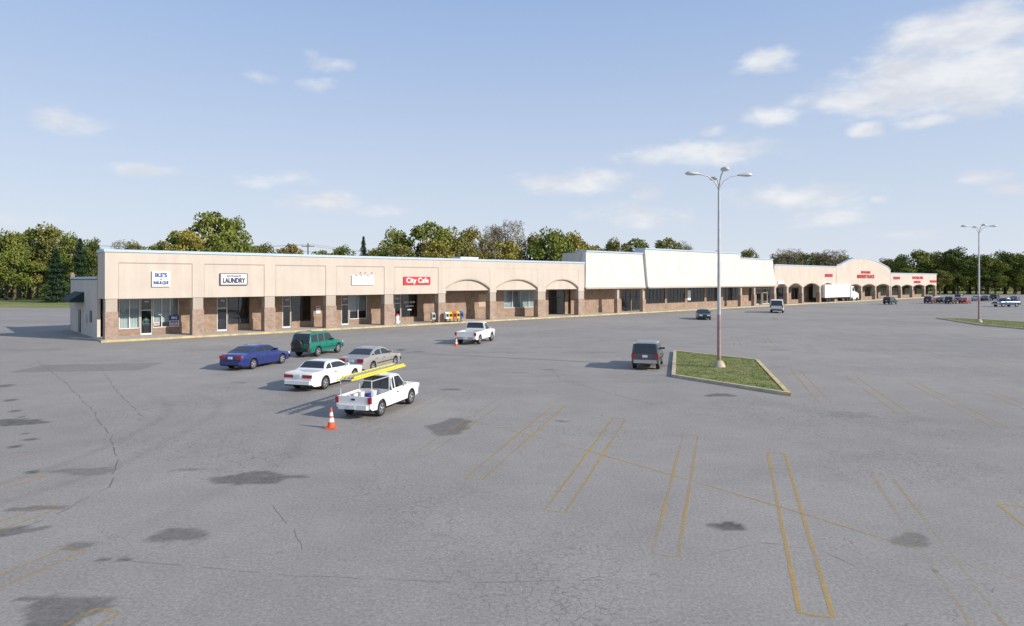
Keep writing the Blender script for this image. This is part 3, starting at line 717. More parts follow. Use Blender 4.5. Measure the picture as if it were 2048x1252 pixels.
    for s in(1,-1):
        t=MB(); y0,y1=s*(wre-tl[2]),s*(wre+.03); 
        t.box(xr-.015,xr+.10,min(y0,y1),max(y0,y1),tl[0],tl[1]); t.obj('tail_light',M['tail'],root_)
        hl=sp['head']; wf=Wd/2*lerp_list(wl,1.0); t=MB(); y0,y1=s*(wf-hl[2]),s*(wf+.04); t.box(Ln/2-.12,Ln/2+.012,min(y0,y1),max(y0,y1),hl[0],hl[1]); t.obj('headlight',M['head'],root_)
        t=MB(); mx=X(sp['side'][-1][1])-.05; mz=lerp_list(sp['top'],sp['side'][-1][1])+.06; yy=Wd/2*tb; y0,y1=s*(yy-.02),s*(yy+.20); t.box(mx-.05,mx+.06,min(y0,y1),max(y0,y1),mz-.0,mz+.14); t.obj('wing_mirror',pm if sp.get('mir',1) else M['plastic'],root_)
    t=MB(); wf=Wd/2*lerp_list(wl,1); hl=sp['head']; t.box(Ln/2-.1,Ln/2+.008,-(wf-hl[2])+.03,(wf-hl[2])-.03,hl[0]+.01,hl[1]-.02); t.obj('grille',M['plastic'],root_)
    pz=sp.get('plate',.72); t=MB(); t.box(xr-(.03 if pz>.6 else .125),xr-(0 if pz>.6 else .102),-.155,.155,pz,pz+.15); t.obj('licence_plate',M['plate'],root_)
    bm=sp.get('bumper')
    bz0,bz1=sp.get('bz',(.38,.56)); wb=Wd/2*.95
    for sx,x0,x1 in((-1,xr-.10,xr+.02),(1,Ln/2-.02,Ln/2+.09)):
        t=MB(); xo,xi=(x0,x1) if sx<0 else (x1,x0)
        t.quad((xo,-wb*.82,bz0),(xo,wb*.82,bz0),(xo,wb*.82,bz1),(xo,-wb*.82,bz1))
        for s in(1,-1):
            t.quad((xo,s*wb*.82,bz0),(xi+(-sx)*.12,s*wb,bz0),(xi+(-sx)*.12,s*wb,bz1),(xo,s*wb*.82,bz1))
        for zz in(bz0,bz1): t.quad((xo,-wb*.82,zz),(xo,wb*.82,zz),(xi-sx*.12,wb,zz),(xi-sx*.12,-wb,zz))
        weld(t.obj('bumper',M[bm] if bm else pm,root_),30)
    for f in sp.get('seams',[]):
        x=X(f); 
        for s in(1,-1):
            t=MB(); zt=lerp_list(sp['top'],f)-.13; zm=zb+(zt+.13-zb)*.55
            w=Wd/2*lerp_list(wl,f)+.002
            t.quad((x-.006,s*w*.985,zb+.12),(x+.006,s*w*.985,zb+.12),(x+.006,s*w,zm),(x-.006,s*w,zm)); t.quad((x-.006,s*w,zm),(x+.006,s*w,zm),(x+.006,s*w*.99,zt),(x-.006,s*w*.99,zt))
            t.obj('door_seam',M['dark'],root_)
    if sp.get('trim'):
        for s in(1,-1):
            t=MB(); w=Wd/2+.004; zz=sp['trim']; y0,y1=s*(w-.02),s*(w+.012); t.box(X(fr_)+ra+.05,X(ff)-ra-.05,min(y0,y1),max(y0,y1),zz,zz+.05); t.obj('side_trim',M['plastic'],root_)
    for f in sp.get('handles',[]):
        for s in(1,-1):
            t=MB(); x=X(f); w=Wd/2*.99; y0,y1=s*(w-.01),s*(w+.025); zt=lerp_list(sp['top'],f)-.17; t.box(x-.08,x+.08,min(y0,y1),max(y0,y1),zt,zt+.035); t.obj('door_handle',M['plastic'],root_)
    if extra: extra(root_,sp,X,pm)
    return root_
SED=dict(L=4.95,W=1.84,wheels=(.215,.80),r=.325,top=[(0,.74),(.008,.90),(.03,.96),(.16,1.0),(.5,.95),(.70,.93),(.9,.82),(.97,.73),(1,.58)],
 roof=[(.12,.985),(.20,1.17),(.30,1.36),(.36,1.415),(.46,1.44),(.55,1.42),(.61,1.33),(.75,.935)],side=[(.19,.265),(.28,.435),(.455,.66)],tail=(.72,.92,.36),head=(.58,.74,.4),seams=[.27,.445,.67],handles=[.31,.49],trim=.5)
BLU=dict(SED); BLU.update(top=[(0,.72),(.01,.88),(.04,.97),(.15,1.02),(.5,.97),(.70,.95),(.9,.80),(.97,.70),(1,.55)],trim=None)
COU=dict(L=5.05,W=1.84,wheels=(.22,.79),r=.33,top=[(0,.78),(.006,.92),(.02,.97),(.2,.98),(.5,.94),(.68,.93),(.93,.83),(.985,.78),(1,.6)],
 roof=[(.20,.975),(.235,1.05),(.29,1.31),(.33,1.37),(.45,1.39),(.53,1.36),(.58,1.29),(.70,.935)],side=[(.26,.355),(.37,.63)],tail=(.70,.86,.5),head=(.62,.76,.45),seams=[.36,.64],handles=[.40],tumble=(.90,.72))
TAN=dict(SED); TAN.update(L=4.98,roof=[(.14,.985),(.22,1.17),(.31,1.36),(.37,1.42),(.46,1.44),(.54,1.42),(.6,1.33),(.72,.935)])
SUV=dict(L=4.55,W=1.80,zb=.36,wheels=(.22,.81),r=.37,top=[(0,.98),(.01,1.03),(.1,1.06),(.5,1.06),(.73,1.03),(.93,.98),(.98,.9),(1,.72)],
 roof=[(.004,1.05),(.018,1.2),(.045,1.60),(.07,1.72),(.2,1.76),(.5,1.75),(.57,1.69),(.70,1.045)],side=[(.05,.21),(.235,.385),(.41,.62)],tail=(.80,1.02,.14),head=(.75,.9,.3),seams=[.22,.395,.63],handles=[.27,.45],tumble=(.95,.83),plate=.8,bz=(.45,.66),bumper='plastic',rs=.6,trim=.6)
JEE=dict(SUV); JEE.update(L=4.25,W=1.72,top=[(0,1.02),(.02,1.05),(.5,1.04),(.70,1.03),(.95,.99),(.99,.96),(1,.8)],roof=[(.004,1.05),(.012,1.2),(.03,1.52),(.05,1.64),(.2,1.67),(.5,1.66),(.56,1.62),(.66,1.04)],
  width=[(0,.93),(.015,.97),(.06,1),(.9,1),(.985,.97),(1,.93)],tail=(.78,1.04,.16),tumble=(.97,.87),bumper='chrome')
PIC=dict(L=5.0,W=1.76,zb=.36,wheels=(.20,.80),r=.35,top=[(0,.98),(.42,1.0),(.5,1.0),(.68,1.02),(.93,.97),(.98,.9),(1,.72)],bed=(.018,.385,.66),bedmat='bedliner',
 roof=[(.405,1.0),(.41,1.2),(.42,1.55),(.435,1.63),(.47,1.66),(.55,1.66),(.58,1.62),(.69,1.03)],side=[(.42,.46),(.475,.64)],tail=(.70,.97,.13),head=(.72,.9,.3),seams=[.40,.47,.655],handles=[.50],tumble=(.95,.80),
 width=[(0,.95),(.01,.97),(.05,1),(.9,.99),(.975,.93),(1,.85)],plate=.47,bz=(.44,.64),bumper='white_',rs=.6)
M['bedliner']=mat('bedliner',(.25,.25,.25),.8,var=.2); M['white_']=mat('white_bumper',(.70,.70,.69),.35,coat=.4)
F15=dict(PIC); F15.update(L=5.45,W=2.0,zb=.42,r=.40,top=[(0,1.12),(.42,1.14),(.5,1.14),(.68,1.16),(.93,1.10),(.98,1.02),(1,.8)],bed=(.018,.42,.72),
 roof=[(.44,1.14),(.445,1.3),(.455,1.66),(.47,1.80),(.5,1.84),(.57,1.84),(.6,1.8),(.69,1.17)],side=[(.455,.475),(.49,.65)],tail=(.80,1.08,.15),head=(.8,1.02,.35),seams=[.435,.48,.66],handles=[.51],bumper='chrome',plate=.52,bz=(.48,.7),bedmat='bedliner')
VAN=dict(L=5.3,W=1.95,zb=.35,wheels=(.2,.80),r=.36,top=[(0,1.1),(.1,1.12),(.8,1.1),(.93,1.05),(.985,.95),(1,.7)],roof=[(.002,1.12),(.012,1.6),(.024,1.92),(.05,2.05),(.6,2.07),(.72,2.0),(.88,1.12)],
 side=[(.03,.25),(.28,.5),(.54,.78)],tail=(.85,1.25,.12),head=(.7,.9,.3),seams=[.27,.52,.8],handles=[.58],tumble=(.97,.87),width=[(0,.95),(.02,1),(.9,.99),(.975,.93),(1,.85)],bz=(.42,.6),bumper='plastic',rs=1.2,plate=.7)
HD=math.atan2(EN.y,EN.x)
def place(r_,f_,off=.75):
    a=Vector(gp(*r_)); c=Vector(gp(*f_)); return (a+c)/2+EL*off
PB=paint('blue_paint',(.020,.035,.17),.2); PG=paint('green_paint',(.0,.18,.125),.15); PW=paint('white_paint',(.74,.74,.73)); PT=paint('tan_paint',(.38,.35,.32),.3)
PJ=paint('dark_grey_paint',(.09,.09,.105),.3); PK=paint('black_paint',(.015,.016,.018)); PM=paint('maroon_paint',(.10,.015,.02)); PR=paint('red_paint',(.35,.015,.015)); PDG=paint('dark_green_paint',(.01,.035,.035)); PSB=paint('slate_blue_paint',(.06,.10,.17),.3); PSL=paint('silver_paint',(.4,.41,.43),.4)
def ex_rack(r,sp,X,pm):
    for s in(1,-1):
        t=MB(); y=s*sp['W']*.36; t.tube([(X(.10),y,1.73),(X(.11),y,1.80),(X(.5),y,1.81),(X(.52),y,1.74)],.018,6); t.obj('roof_rail',M['plastic'],r)
def ex_spare(r,sp,X,pm):
    t=MB(); x=-sp['L']/2-.12; t.lathe([(.2,-.1),(.32,-.1),(.35,-.06),(.35,.06),(.32,.1),(.2,.1)],'Y',20); t.obj('spare_wheel_cover',M['plastic'],r,smooth=40,loc=(x,.12,.98),rot=(0,0,math.pi/2))
    ex_rack(r,sp,X,pm)
def ex_jeep(r,sp,X,pm):
    for f in(.12,.22,.32,.42):
        t=MB(); t.box(X(f)-.02,X(f)+.02,-.6,.6,1.70,1.73); t.box(X(f)-.02,X(f)+.02,-.6,-.56,1.66,1.70); t.box(X(f)-.02,X(f)+.02,.56,.6,1.66,1.70); t.obj('roof_rack_bar',M['alum'],r)
c=place((504,740),(564,726)); vehicle('car',BLU,PB,c,HD,'dark blue four-door saloon car parked on open asphalt')
c=place((633,715),(677,704)); vehicle('car',SUV,PG,c,HD,'green off-road estate car with roof rails and spare wheel','car',ex_spare)
c=place((648,781),(708,760)); vehicle('car',COU,PW,c,HD,'white two-door coupe parked beside pickup truck')
c=place((744,746),(789,732)); vehicle('car',TAN,PT,c,HD,'tan silver saloon car parked beside white coupe')
M['rackm']=mat('ladder_rack_steel',(.55,.56,.56),.5)
def ex_ladder_rack(r,sp,X,pm):
    for i,f in enumerate((.05,.37)):
        t=MB(); x=X(f); yw=.76; zt=1.66
        t.tube([(x,-yw,.99),(x,-yw,zt)],.022,6); t.tube([(x,yw,.99),(x,yw,zt)],.022,6); t.tube([(x,-yw,zt),(x,yw,zt)],.024,6)
        t.obj('rack_hoop',M['rackm'],r)
    for s in(1,-1):
        t=MB(); t.tube([(X(.05),s*.76,1.64),(X(.37),s*.76,1.64)],.018,6); t.obj('rack_rail',M['rackm'],r)
    t=MB(); t.box(-sp['L']/2-.012,-sp['L']/2,-.09,.09,.82,.9); t.obj('tailgate_handle',M['plastic'],r)
PS=.83
pc=place((763,834),(821,806),.68); pick=vehicle('pickup_truck',PIC,PW,pc,HD,'white pickup truck carrying yellow ladders on a rack','truck',ex_ladder_rack,sc=PS)
def ladder(loc,heading,Ln,w,label,pitch=0.):
    r=mk('ladder',None,loc=loc,rot=(0,-pitch,heading),label=label,category='ladder')
    for s in(1,-1):
        t=MB(); t.box(-Ln/2,Ln/2,s*w/2-.016,s*w/2+.016,-.03,.03); t.obj('rail',M['ladder'],r)
    n=int(Ln/.28)
    for i in range(n):
        x=-Ln/2+.15+i*(Ln-.3)/(n-1); t=MB(); t.box(x-.022,x+.022,-w/2+.016,w/2-.016,-.012,.012); t.obj('rung',M['alum'],r)
q=Vector((pc.x,pc.y))+EN*(-.15)
ladder((q.x+EL.x*.22,q.y+EL.y*.22,1.432),HD,4.3,.56,'yellow extension ladder strapped on pickup rack')
ladder((q.x+EL.x*.22+EN.x*.1,q.y+EL.y*.22+EN.y*.1,1.495),HD,4.0,.46,'narrower yellow ladder section lying on top')
ZB=.66*PS+.003
def bucket(dx,dy,label,m):
    p=pc+(EN*dx+EL*dy)*PS; b=MB(); b.lathe([(.12,0),(.15,.32),(.155,.34),(.12,.34),(.11,.05)],n=14); b.obj('bucket',M[m],loc=(p.x,p.y,ZB),scale=(.85,.85,.85),label=label,category='bucket')
bucket(-1.3,.3,'white plastic bucket in the pickup bed','white'); bucket(-.9,-.1,'white plastic bucket in the pickup bed','white'); bucket(-1.7,-.3,'blue plastic bucket in the pickup bed','blue')
M['rust']=mat('rust_pipe',(.25,.10,.05),.9,var=.2)
p=pc+EN*(-.95)
for i in range(4):
    b=MB(); b.tube([(-.6+U(-.1,.1),0,.05),(.55+U(-.2,.2),.03,.05)],.045,7); b.obj('pipe',M['rust'],loc=(p.x+EL.x*(.1+i*.1),p.y+EL.y*(.1+i*.1),ZB),rot=HD,label='rusty pipe lying in the pickup bed',category='pipe',group='pipes in the pickup bed')
c=place((957,690),(985,680),.82); vehicle('pickup_truck',F15,PW,c,HD,'large white pickup truck parked near traffic cone','truck')
vehicle('car',JEE,PJ,(7.9,38.2),HD,'dark grey boxy off-road car with roof rack','car',ex_jeep)
x,y=gp(1411,639); vehicle('car',SED,PDG,(x,y+1),HD+math.pi+.1,'dark green saloon car driving across the car park')
x,y=gp(1565,626); vehicle('van',VAN,PW,(x,y+2),HD-.12,'white windowed van seen from behind','van',sc=.98)
x,y=gp(1786,609); vehicle('car',SUV,PDG,(x,y+1),HD-.55,'dark teal estate car parked by the shops')
fc=[(1866,607,SUV,PM,'maroon estate car parked in distant row'),(1889,606,SED,PK,'black saloon car parked in distant row'),(1908,608,SUV,PK,'black estate car parked in distant row'),(1936,607,SED,PR,'red saloon car parked in distant row'),
 (1960,602,SED,PSL,'silver saloon car parked in distant row'),(1978,602,SED,PDG,'dark saloon car parked in distant row'),(1996,601,SUV,PK,'black estate car parked in distant row'),(2036,603,SED,PSB,'slate blue saloon car parked in distant row'),(1925,601,SUV,PSL,'silver estate car parked in distant row')]
for px,py,sp,pm,lb in fc:
    x,y=gp(px,py); vehicle('car',sp,pm,(x,y+1),HD-.5,lb,group='cars parked in the distant rows')
x,y=gp(2020,614); vehicle('pickup_truck',F15,PSB,(x,y+1),HD-1.1+math.pi,'slate blue pickup truck on open asphalt','truck')
def semi():
    p=Vector(gp(1650,606)); r=mk('box_truck',None,loc=(p.x,p.y,0),rot=ANG,label='white articulated lorry with long box trailer by shops',category='truck')
    b=MB(); b.box(0,13.5,0,2.6,1.15,4.0); b.obj('trailer_box',M['white'],r)
    b=MB(); b.box(.1,13.4,.1,2.5,.95,1.148); b.box(9.5,9.7,.2,.4,0.1,.95); b.box(9.5,9.7,2.2,2.4,.1,.95); b.obj('chassis',M['dark'],r)
    b=MB()
    pr=[(14.3,.6),(14.3,3.5),(15.8,3.6),(16.6,2.3),(18.6,1.9),(18.8,1.6),(18.8,.6)]
    b.quad(*[(x,.1,z) for x,z in pr]); b.quad(*[(x,2.5,z) for x,z in reversed(pr)])
    for (x0,z0),(x1,z1) in zip(pr,pr[1:]+pr[:1]): b.quad((x0,.1,z0),(x0,2.5,z0),(x1,2.5,z1),(x1,.1,z1))
    b.obj('cab',M['white'],r)
    b=MB(); b.quad((15.1,.09,2.4),(16.3,.09,2.4),(15.8,.09,3.3),(15.1,.09,3.3)); b.obj('side_window',M['carglass'],r)
    b=MB(); b.quad((15.87,.3,3.5),(15.87,2.3,3.5),(16.62,2.3,2.35),(16.62,.3,2.35)); b.obj('windscreen',M['carglass'],r)
    for x in(1.2,2.5,13.6,14.9,17.8):
        for y in(.15,2.45):
            t=MB(); t.lathe([(.3,-.12),(.5,-.12),(.52,-.08),(.52,.08),(.5,.12),(.3,.12)],'Y',18); t.lathe([(.29,-.1),(.29,.1)],'Y',12,m=1); t.obj('wheel',[M['tyre'],M['rim']],r,loc=(x,y,.52),smooth=40)
    for a_,c_ in((.1,1.28),(1.32,2.5)): b=MB(); b.box(-.012,-.002,a_,c_,1.2,3.9); b.obj('rear_door',M['metalwhite'],r)
    b=MB(); b.box(-.03,-.013,.15,.45,1.0,1.12); b.obj('tail_light',M['tail'],r)
semi()
# ---------------------------------------------------------------- cones
def cone(px,py,h,label):
    x,y=gp(px,py); r=mk('traffic_cone',None,loc=(x,y+.2,0),label=label,category='traffic cone')
    k=h/.9
    b=MB(); b.box(-.22*k,.22*k,-.22*k,.22*k,0.006,.04); b.obj('base',M['orange'],r)
    pr=[(.165,.04),(.128,.28),(.098,.46),(.085,.54),(.058,.7),(.03,.88),(.024,.9)]
    b=MB(); b.lathe([(a*k,z*k) for a,z in pr],n=18); b.obj('body',M['orange'],r,smooth=40)
    for i in(1,3):
        b=MB(); b.lathe([((a+.004)*k,z*k) for a,z in pr[i:i+2]],n=18); b.obj('reflective_band',M['white'],r,smooth=40)
cone(659,859,.70,'orange traffic cone with white bands by pickup'); cone(912,693,.66,'orange traffic cone with white bands behind pickup')
# ---------------------------------------------------------------- newspaper boxes
M['nyel']=mat('yellow_box',(.75,.5,.03),.5); M['nblu']=mat('blue_box',(.02,.09,.42),.5); M['nor']=mat('orange_red_box',(.6,.1,.03),.5); M['ngry']=mat('grey_box',(.42,.42,.4),.6); M['nwht']=mat('white_box',(.75,.75,.73),.6)
for px,m,lb in((866,'ngry','grey newspaper box on the walkway'),(893,'nwht','white newspaper box beside coloured boxes'),(900,'nyel','yellow newspaper box on the walkway'),(908,'nor','orange newspaper box on the walkway'),(915,'nyel','yellow newspaper box on the walkway'),(922,'nblu','blue newspaper box on the walkway')):
    t0=-.55; s=S(px,t0); r=mk('newspaper_box',None,loc=W(s,t0,SW),rot=ANG,label=lb,category='newspaper box',group='newspaper boxes on the walkway')
    b=MB(); b.quad((-.22,-.2,.4),(.22,-.2,.4),(.22,-.2,1.0),(-.22,-.2,1.0)); b.quad((-.22,-.2,1.0),(.22,-.2,1.0),(.22,.0,1.18),(-.22,.0,1.18)); b.quad((-.22,.0,1.18),(.22,.0,1.18),(.22,.2,1.18),(-.22,.2,1.18))
    b.quad((-.22,.2,.4),(.22,.2,.4),(.22,.2,1.18),(-.22,.2,1.18)); b.quad((-.22,-.2,.4),(.22,-.2,.4),(.22,.2,.4),(-.22,.2,.4))
    for s_ in(-.22,.22): b.quad((s_,-.2,.4),(s_,-.2,1.0),(s_,0,1.18),(s_,.2,1.18),(s_,.2,.4))
    b.obj('housing',M[m],r)
    b=MB(); b.box(-.17,.17,-.215,-.203,.62,.96); b.obj('display_window',M['carglass'],r)
    b=MB(); b.box(-.04,.04,-.04,.04,.03,.4); b.box(-.2,.2,-.18,.18,0,.03); b.obj('pedestal',M['dark'],r)
s=S(794,1.6); r=mk('litter_bin',None,loc=W(s,1.6,SW),rot=ANG,label='white litter bin with red top by cafe door',category='bin')
b=MB(); b.lathe([(.24,0),(.27,.8),(.25,.85)],n=16); b.obj('drum',M['white'],r,smooth=40); b=MB(); b.lathe([(.27,.86),(.24,1.0),(.1,1.08)],n=16); b.obj('lid',M['red'],r,smooth=40)
# ---------------------------------------------------------------- person
def skin_mesh(name,V_,E_,Rr,m,parent):
    me=bpy.data.meshes.new(name); me.from_pydata(V_,E_,[]); o=bpy.data.objects.new(name,me); COL.objects.link(o)
    md=o.modifiers.new('s','SKIN'); md.use_smooth_shade=True
    for i,r_ in enumerate(Rr): me.skin_vertices[0].data[i].radius=(r_,r_) if not isinstance(r_,tuple) else r_
    me.skin_vertices[0].data[0].use_root=True
    sb=o.modifiers.new('b','SUBSURF'); sb.levels=1; sb.render_levels=1
    dg=bpy.context.evaluated_depsgraph_get(); dg.update(); nm=bpy.data.meshes.new_from_object(o.evaluated_get(dg)); bpy.data.objects.remove(o)
    nm.materials.clear(); nm.materials.append(m); return mk(name,nm,parent)
per=mk('person',None,loc=W(S(292,T+.35),T+.4,SW),rot=ANG,scale=(.9,.9,.95),label='person in teal shirt and dark trousers inside shop door',category='person')
V_=[(0,0,.95),(0,0,1.15),(0,0,1.4),(0,0,1.52),(0,-.01,1.62),(0,-.01,1.72),(.09,0,.9),(.1,0,.5),(.1,.02,.08),(.1,-.14,.04),(-.09,0,.9),(-.1,-.05,.5),(-.1,0,.08),(-.1,-.16,.04),(.19,0,1.42),(.25,.02,1.14),(.22,-.12,.92),(-.19,0,1.42),(-.25,.02,1.14),(-.22,-.12,.92),(.21,-.16,.84),(-.21,-.16,.84)]
E_=[(0,1),(1,2),(2,3),(3,4),(4,5),(0,6),(6,7),(7,8),(8,9),(0,10),(10,11),(11,12),(12,13),(2,14),(14,15),(15,16),(16,20),(2,17),(17,18),(18,19),(19,21)]
Rr=[.14,.13,.15,.055,.085,.075,.09,.06,.042,.035,.09,.06,.042,.035,.06,.042,.03,.06,.042,.03,.03,.03]
skin_mesh('body',V_,E_,Rr,M['skin'],per)
i1=[0,1,2,14,15,17,18]; mp={k:i for i,k in enumerate(i1)}
skin_mesh('shirt',[V_[k] for k in i1],[(mp[a],mp[c]) for a,c in E_ if a in mp and c in mp],[Rr[k]+.02 for k in i1],M['shirt'],per)
i2=[0,6,7,8,10,11,12]; mp={k:i for i,k in enumerate(i2)}
skin_mesh('trousers',[V_[k] for k in i2],[(mp[a],mp[c]) for a,c in E_ if a in mp and c in mp],[Rr[k]+.018 for k in i2],M['trouser'],per)
b=MB(); b.lathe([(.085,-.02),(.095,.05),(.07,.11),(.02,.13)],n=12,c=(0,.015,1.68)); b.obj('hair',M['hair'],per,smooth=60)
# ---------------------------------------------------------------- utility poles
def upole(px,D_,ytop,label):
    x=(px-1024)/F*D_; ht=H+(HY-ytop)*D_/F; r=mk('utility_pole',None,loc=(x,D_,0),label=label,category='utility pole')
    b=MB(); b.tube([(0,0,-.2),(0,0,ht)],[.18,.12],8); b.obj('pole',M['wood'],r); b=MB(); b.box(-1.2,1.2,-.06,.06,ht-.7,ht-.55); b.obj('crossarm',M['wood'],r)
    for q in(-1.1,-.4,.4,1.1): b=MB(); b.lathe([(.05,ht-.55),(.07,ht-.4),(.03,ht-.32)],n=8,c=(q,0,0)); b.obj('insulator',M['galv'],r)
    return (x,D_,ht)
pa=upole(616,125,486,'wooden utility pole with crossarm behind shops'); pb=upole(990,130,498,'wooden utility pole behind the shops'); pcx=upole(-60,120,470,'wooden utility pole at the roadside')
for a,c in((pa,pb),(pcx,pa)):
    for q,dz in((-1.1,-.3),(1.1,-.3),(0,-1.6)):
        pts=[]
        for i in range(13):
            f=i/12; pts.append((a[0]+(c[0]-a[0])*f+q,a[1]+(c[1]-a[1])*f,a[2]+(c[2]-a[2])*f+dz-1.2*4*f*(1-f)))
        b=MB(); b.tube(pts,.018,4); b.obj('power_line',M['dark'],label='thin sagging power line between utility poles',category='power line',group='power lines behind the shops')
hx=(10-1024)/F*235; r=mk('house',None,loc=(hx,235,-.03),rot=.2,label='low brown house beyond the lawn among trees',category='house')
b=MB(); b.box(-9,9,-4,4,0,3); b.obj('wall',M['brick'],r)
b=MB(); b.quad((-9.6,-4.6,2.95),(9.6,-4.6,2.95),(8,0,5.4),(-8,0,5.4)); b.quad((-9.6,4.6,2.95),(9.6,4.6,2.95),(8,0,5.4),(-8,0,5.4)); b.quad((-9.6,-4.6,2.95),(-8,0,5.4),(-9.6,4.6,2.95)); b.quad((9.6,-4.6,2.95),(8,0,5.4),(9.6,4.6,2.95)); b.obj('roof',mat('brown_shingle',(.12,.085,.06),.95,var=.1),r)
for x in(-6,-2,5): b=MB(); b.box(x-.8,x+.8,-4.05,-4.0,1,2.3); b.obj('window',M['carglass'],r)
b=MB(); b.box(1.2,2.2,-4.05,-4.0,0,2.2); b.obj('door',M['white'],r)
# ---------------------------------------------------------------- trees
def rnd_dir():
    while True:
        v=Vector((U(-1,1),U(-1,1),U(-1,1)))
        if .05<v.length<1: return v.normalized()
def leaf(b,p,sz,asp=1.):
    d=rnd_dir(); e=d.cross(rnd_dir()).normalized(); d=d*sz*asp; e=e*sz
    b.quad(p-d-e*.6,p+d-e,p+d*.8+e,p-d+e*.7)
def broad(seed,n=5600,nc=46,bare=False):
    random.seed(seed); cr=MB(); tr=MB(); cl=[]
    cz=6.0
    for i in range(nc):
        d=rnd_dir(); rr=U(.35,1.0)**.6
        c=Vector((d.x*3.3*rr,d.y*3.3*rr,cz+d.z*(3.1 if d.z>0 else 3.3)*rr)); 
        sq=1-.3*max(0,(c.z-6.5)/3.5); c.x*=sq; c.y*=sq
        cl.append((c,U(.65,1.25)))
    tot=sum(r**2 for _,r in cl)
    for c,r in cl:
        for k in range(int(n*r*r/tot)):
            d=rnd_dir(); p=c+Vector((d.x,d.y,d.z*.75))*r*(U(.25,1.08)**.5)
            leaf(cr,p,U(.06,.15) if not bare else U(.02,.035),1. if not bare else U(5,12))
    tr.tube([(0,0,-.1),(.05,0,1.5),(0,.05,3),(0,0,4.2),(.1,0,6),(0.1,.1,8)],[.34,.24,.2,.17,.11,.04],8)
    for c,r in cl[:18]:
        z0=U(2,4.8); m_=Vector((c.x*.45,c.y*.45,z0+(c.z-z0)*.55)); tr.tube([(0,0,z0),m_,c],[.11,.07,.025],5)
    return tr,cr
def conifer(seed,n=5200):
    random.seed(seed); cr=MB(); tr=MB(); tr.tube([(0,0,-.1),(0,0,5),(0,0,9.7)],[.25,.15,.03],8)
    for i in range(n):
        h=U(0,1)**1.35; z=.5+h*9.3; lay=.75+.25*math.sin(z*6.5+U(-.3,.3)); R_=(1-h)**.8*3.2*lay+.12; a=U(0,6.283); lob=.85+.15*math.sin(a*7+z*2)
        r=R_*lob*(U(.2,1)**.5); p=Vector((r*math.cos(a),r*math.sin(a),z-r*.22))
        d=Vector((math.cos(a),math.sin(a),-.35)).normalized()*U(.12,.28); e=Vector((-math.sin(a),math.cos(a),U(-.4,.4)))*U(.05,.1)
        cr.quad(p-d-e,p+d-e*.3,p+d+e*.3,p-d+e)
    return tr,cr
protos={}
for k,(fn,a) in {'b1':(broad,(11,)),'b2':(broad,(22,6000,60)),'b3':(broad,(33,5200,34)),'bare':(broad,(55,3400,50,True)),'pine':(conifer,(5,))}.items():
    t,c=fn(*a); protos[k]=(t.mesh('trunk',[M['bark']],40),c.mesh('crown',[L['green']]))
random.seed(99)
def tree(px,ytop,wpx,kind,D_,shape=None):
    sh=shape or ('pine' if kind=='pine' else 'bare' if kind=='bare' else random.choice(['b1','b2','b3']))
    x=(px-1024)/F*D_; ht=H+(HY-ytop)*D_/F; wd=wpx/F*D_
    names={'green':'green broadleaf tree with yellowing crown','dark':'dense dark green broadleaf tree','olive':'broadleaf tree with olive autumn crown','yellow':'broadleaf tree with yellow autumn crown','orange':'broadleaf tree with orange autumn crown','bare':'thinning brown autumn tree with twigs','pine':'dark green conical conifer'}
    r=mk('pine_tree' if kind=='pine' else 'tree',None,loc=(x,D_,-.03),rot=U(0,6.28),scale=(wd/6.6,wd/6.6,ht/ (9.7 if sh=='pine' else 9.1)),label=names[kind]+(' behind the shops' if px>210 and px<1800 else ' beside the car park'),category='tree')
    mk('trunk',protos[sh][0],r); c=mk('crown',protos[sh][1],r); c.material_slots[0].link='OBJECT'; c.material_slots[0].material=L[kind]
TL=[(12,462,85,'green',165),(58,455,95,'green',172),(105,452,95,'olive',170),(150,470,70,'green',168),(185,478,50,'dark',160),(112,498,86,'pine',148),(160,478,80,'pine',152),(-30,455,80,'dark',162),(30,500,80,'green',160),(75,515,55,'olive',166),(40,470,60,'yellow',180),
(250,480,70,'bare',150),(275,486,66,'olive',150),(318,480,74,'olive',155),(360,455,66,'yellow',140),(420,418,125,'green',145),(470,440,80,'green',150),(385,465,80,'yellow',138),(440,470,90,'green',140),(535,490,66,'olive',170),(580,486,66,'orange',170),(500,485,60,'green',160),
(640,498,66,'olive',175),(690,494,60,'green',170),(727,474,56,'pine',165),(665,502,66,'orange',190),(755,495,66,'olive',175),(790,460,80,'green',160),(845,442,108,'green',160),(805,490,80,'olive',150),(893,454,76,'olive',165),(870,480,80,'yellow',150),(915,474,70,'olive',160),(948,458,76,'yellow',170),(980,466,66,'bare',170),(1012,440,92,'bare',175),(1010,478,86,'yellow',160),(1060,470,76,'olive',175),(1100,458,90,'green',165),(1150,464,66,'yellow',180),(1125,478,66,'olive',170),
(1190,488,66,'yellow',200),(1235,480,66,'olive',200),(1280,474,72,'green',200),(1325,474,70,'olive',205),(1362,482,56,'bare',205),(1440,505,50,'olive',220),(1500,500,50,'olive',220),(1578,497,80,'bare',215),(1560,508,66,'olive',220),(1605,506,56,'dark',220),(1655,499,84,'bare',225),(1690,510,56,'olive',230),(1640,506,66,'olive',230),(1770,517,46,'olive',250),(1795,513,52,'dark',245),(1827,502,70,'green',235),(1868,506,66,'green',236),(1908,496,72,'dark',232),(1940,510,56,'dark',238),(1975,508,66,'green',230),(2010,504,66,'dark',234),(2045,506,66,'green',230),(2085,500,70,'dark',230),(1890,518,66,'olive',242),(1850,522,66,'dark',246),(1960,522,66,'dark',240),(2030,520,66,'dark',240)]
for t in TL: tree(*t)
for i in range(16): tree(1800+i*19+U(-5,5),U(528,545),42,random.choice(['dark','dark','green','olive']),U(227,232))
random.seed(5); b=MB()
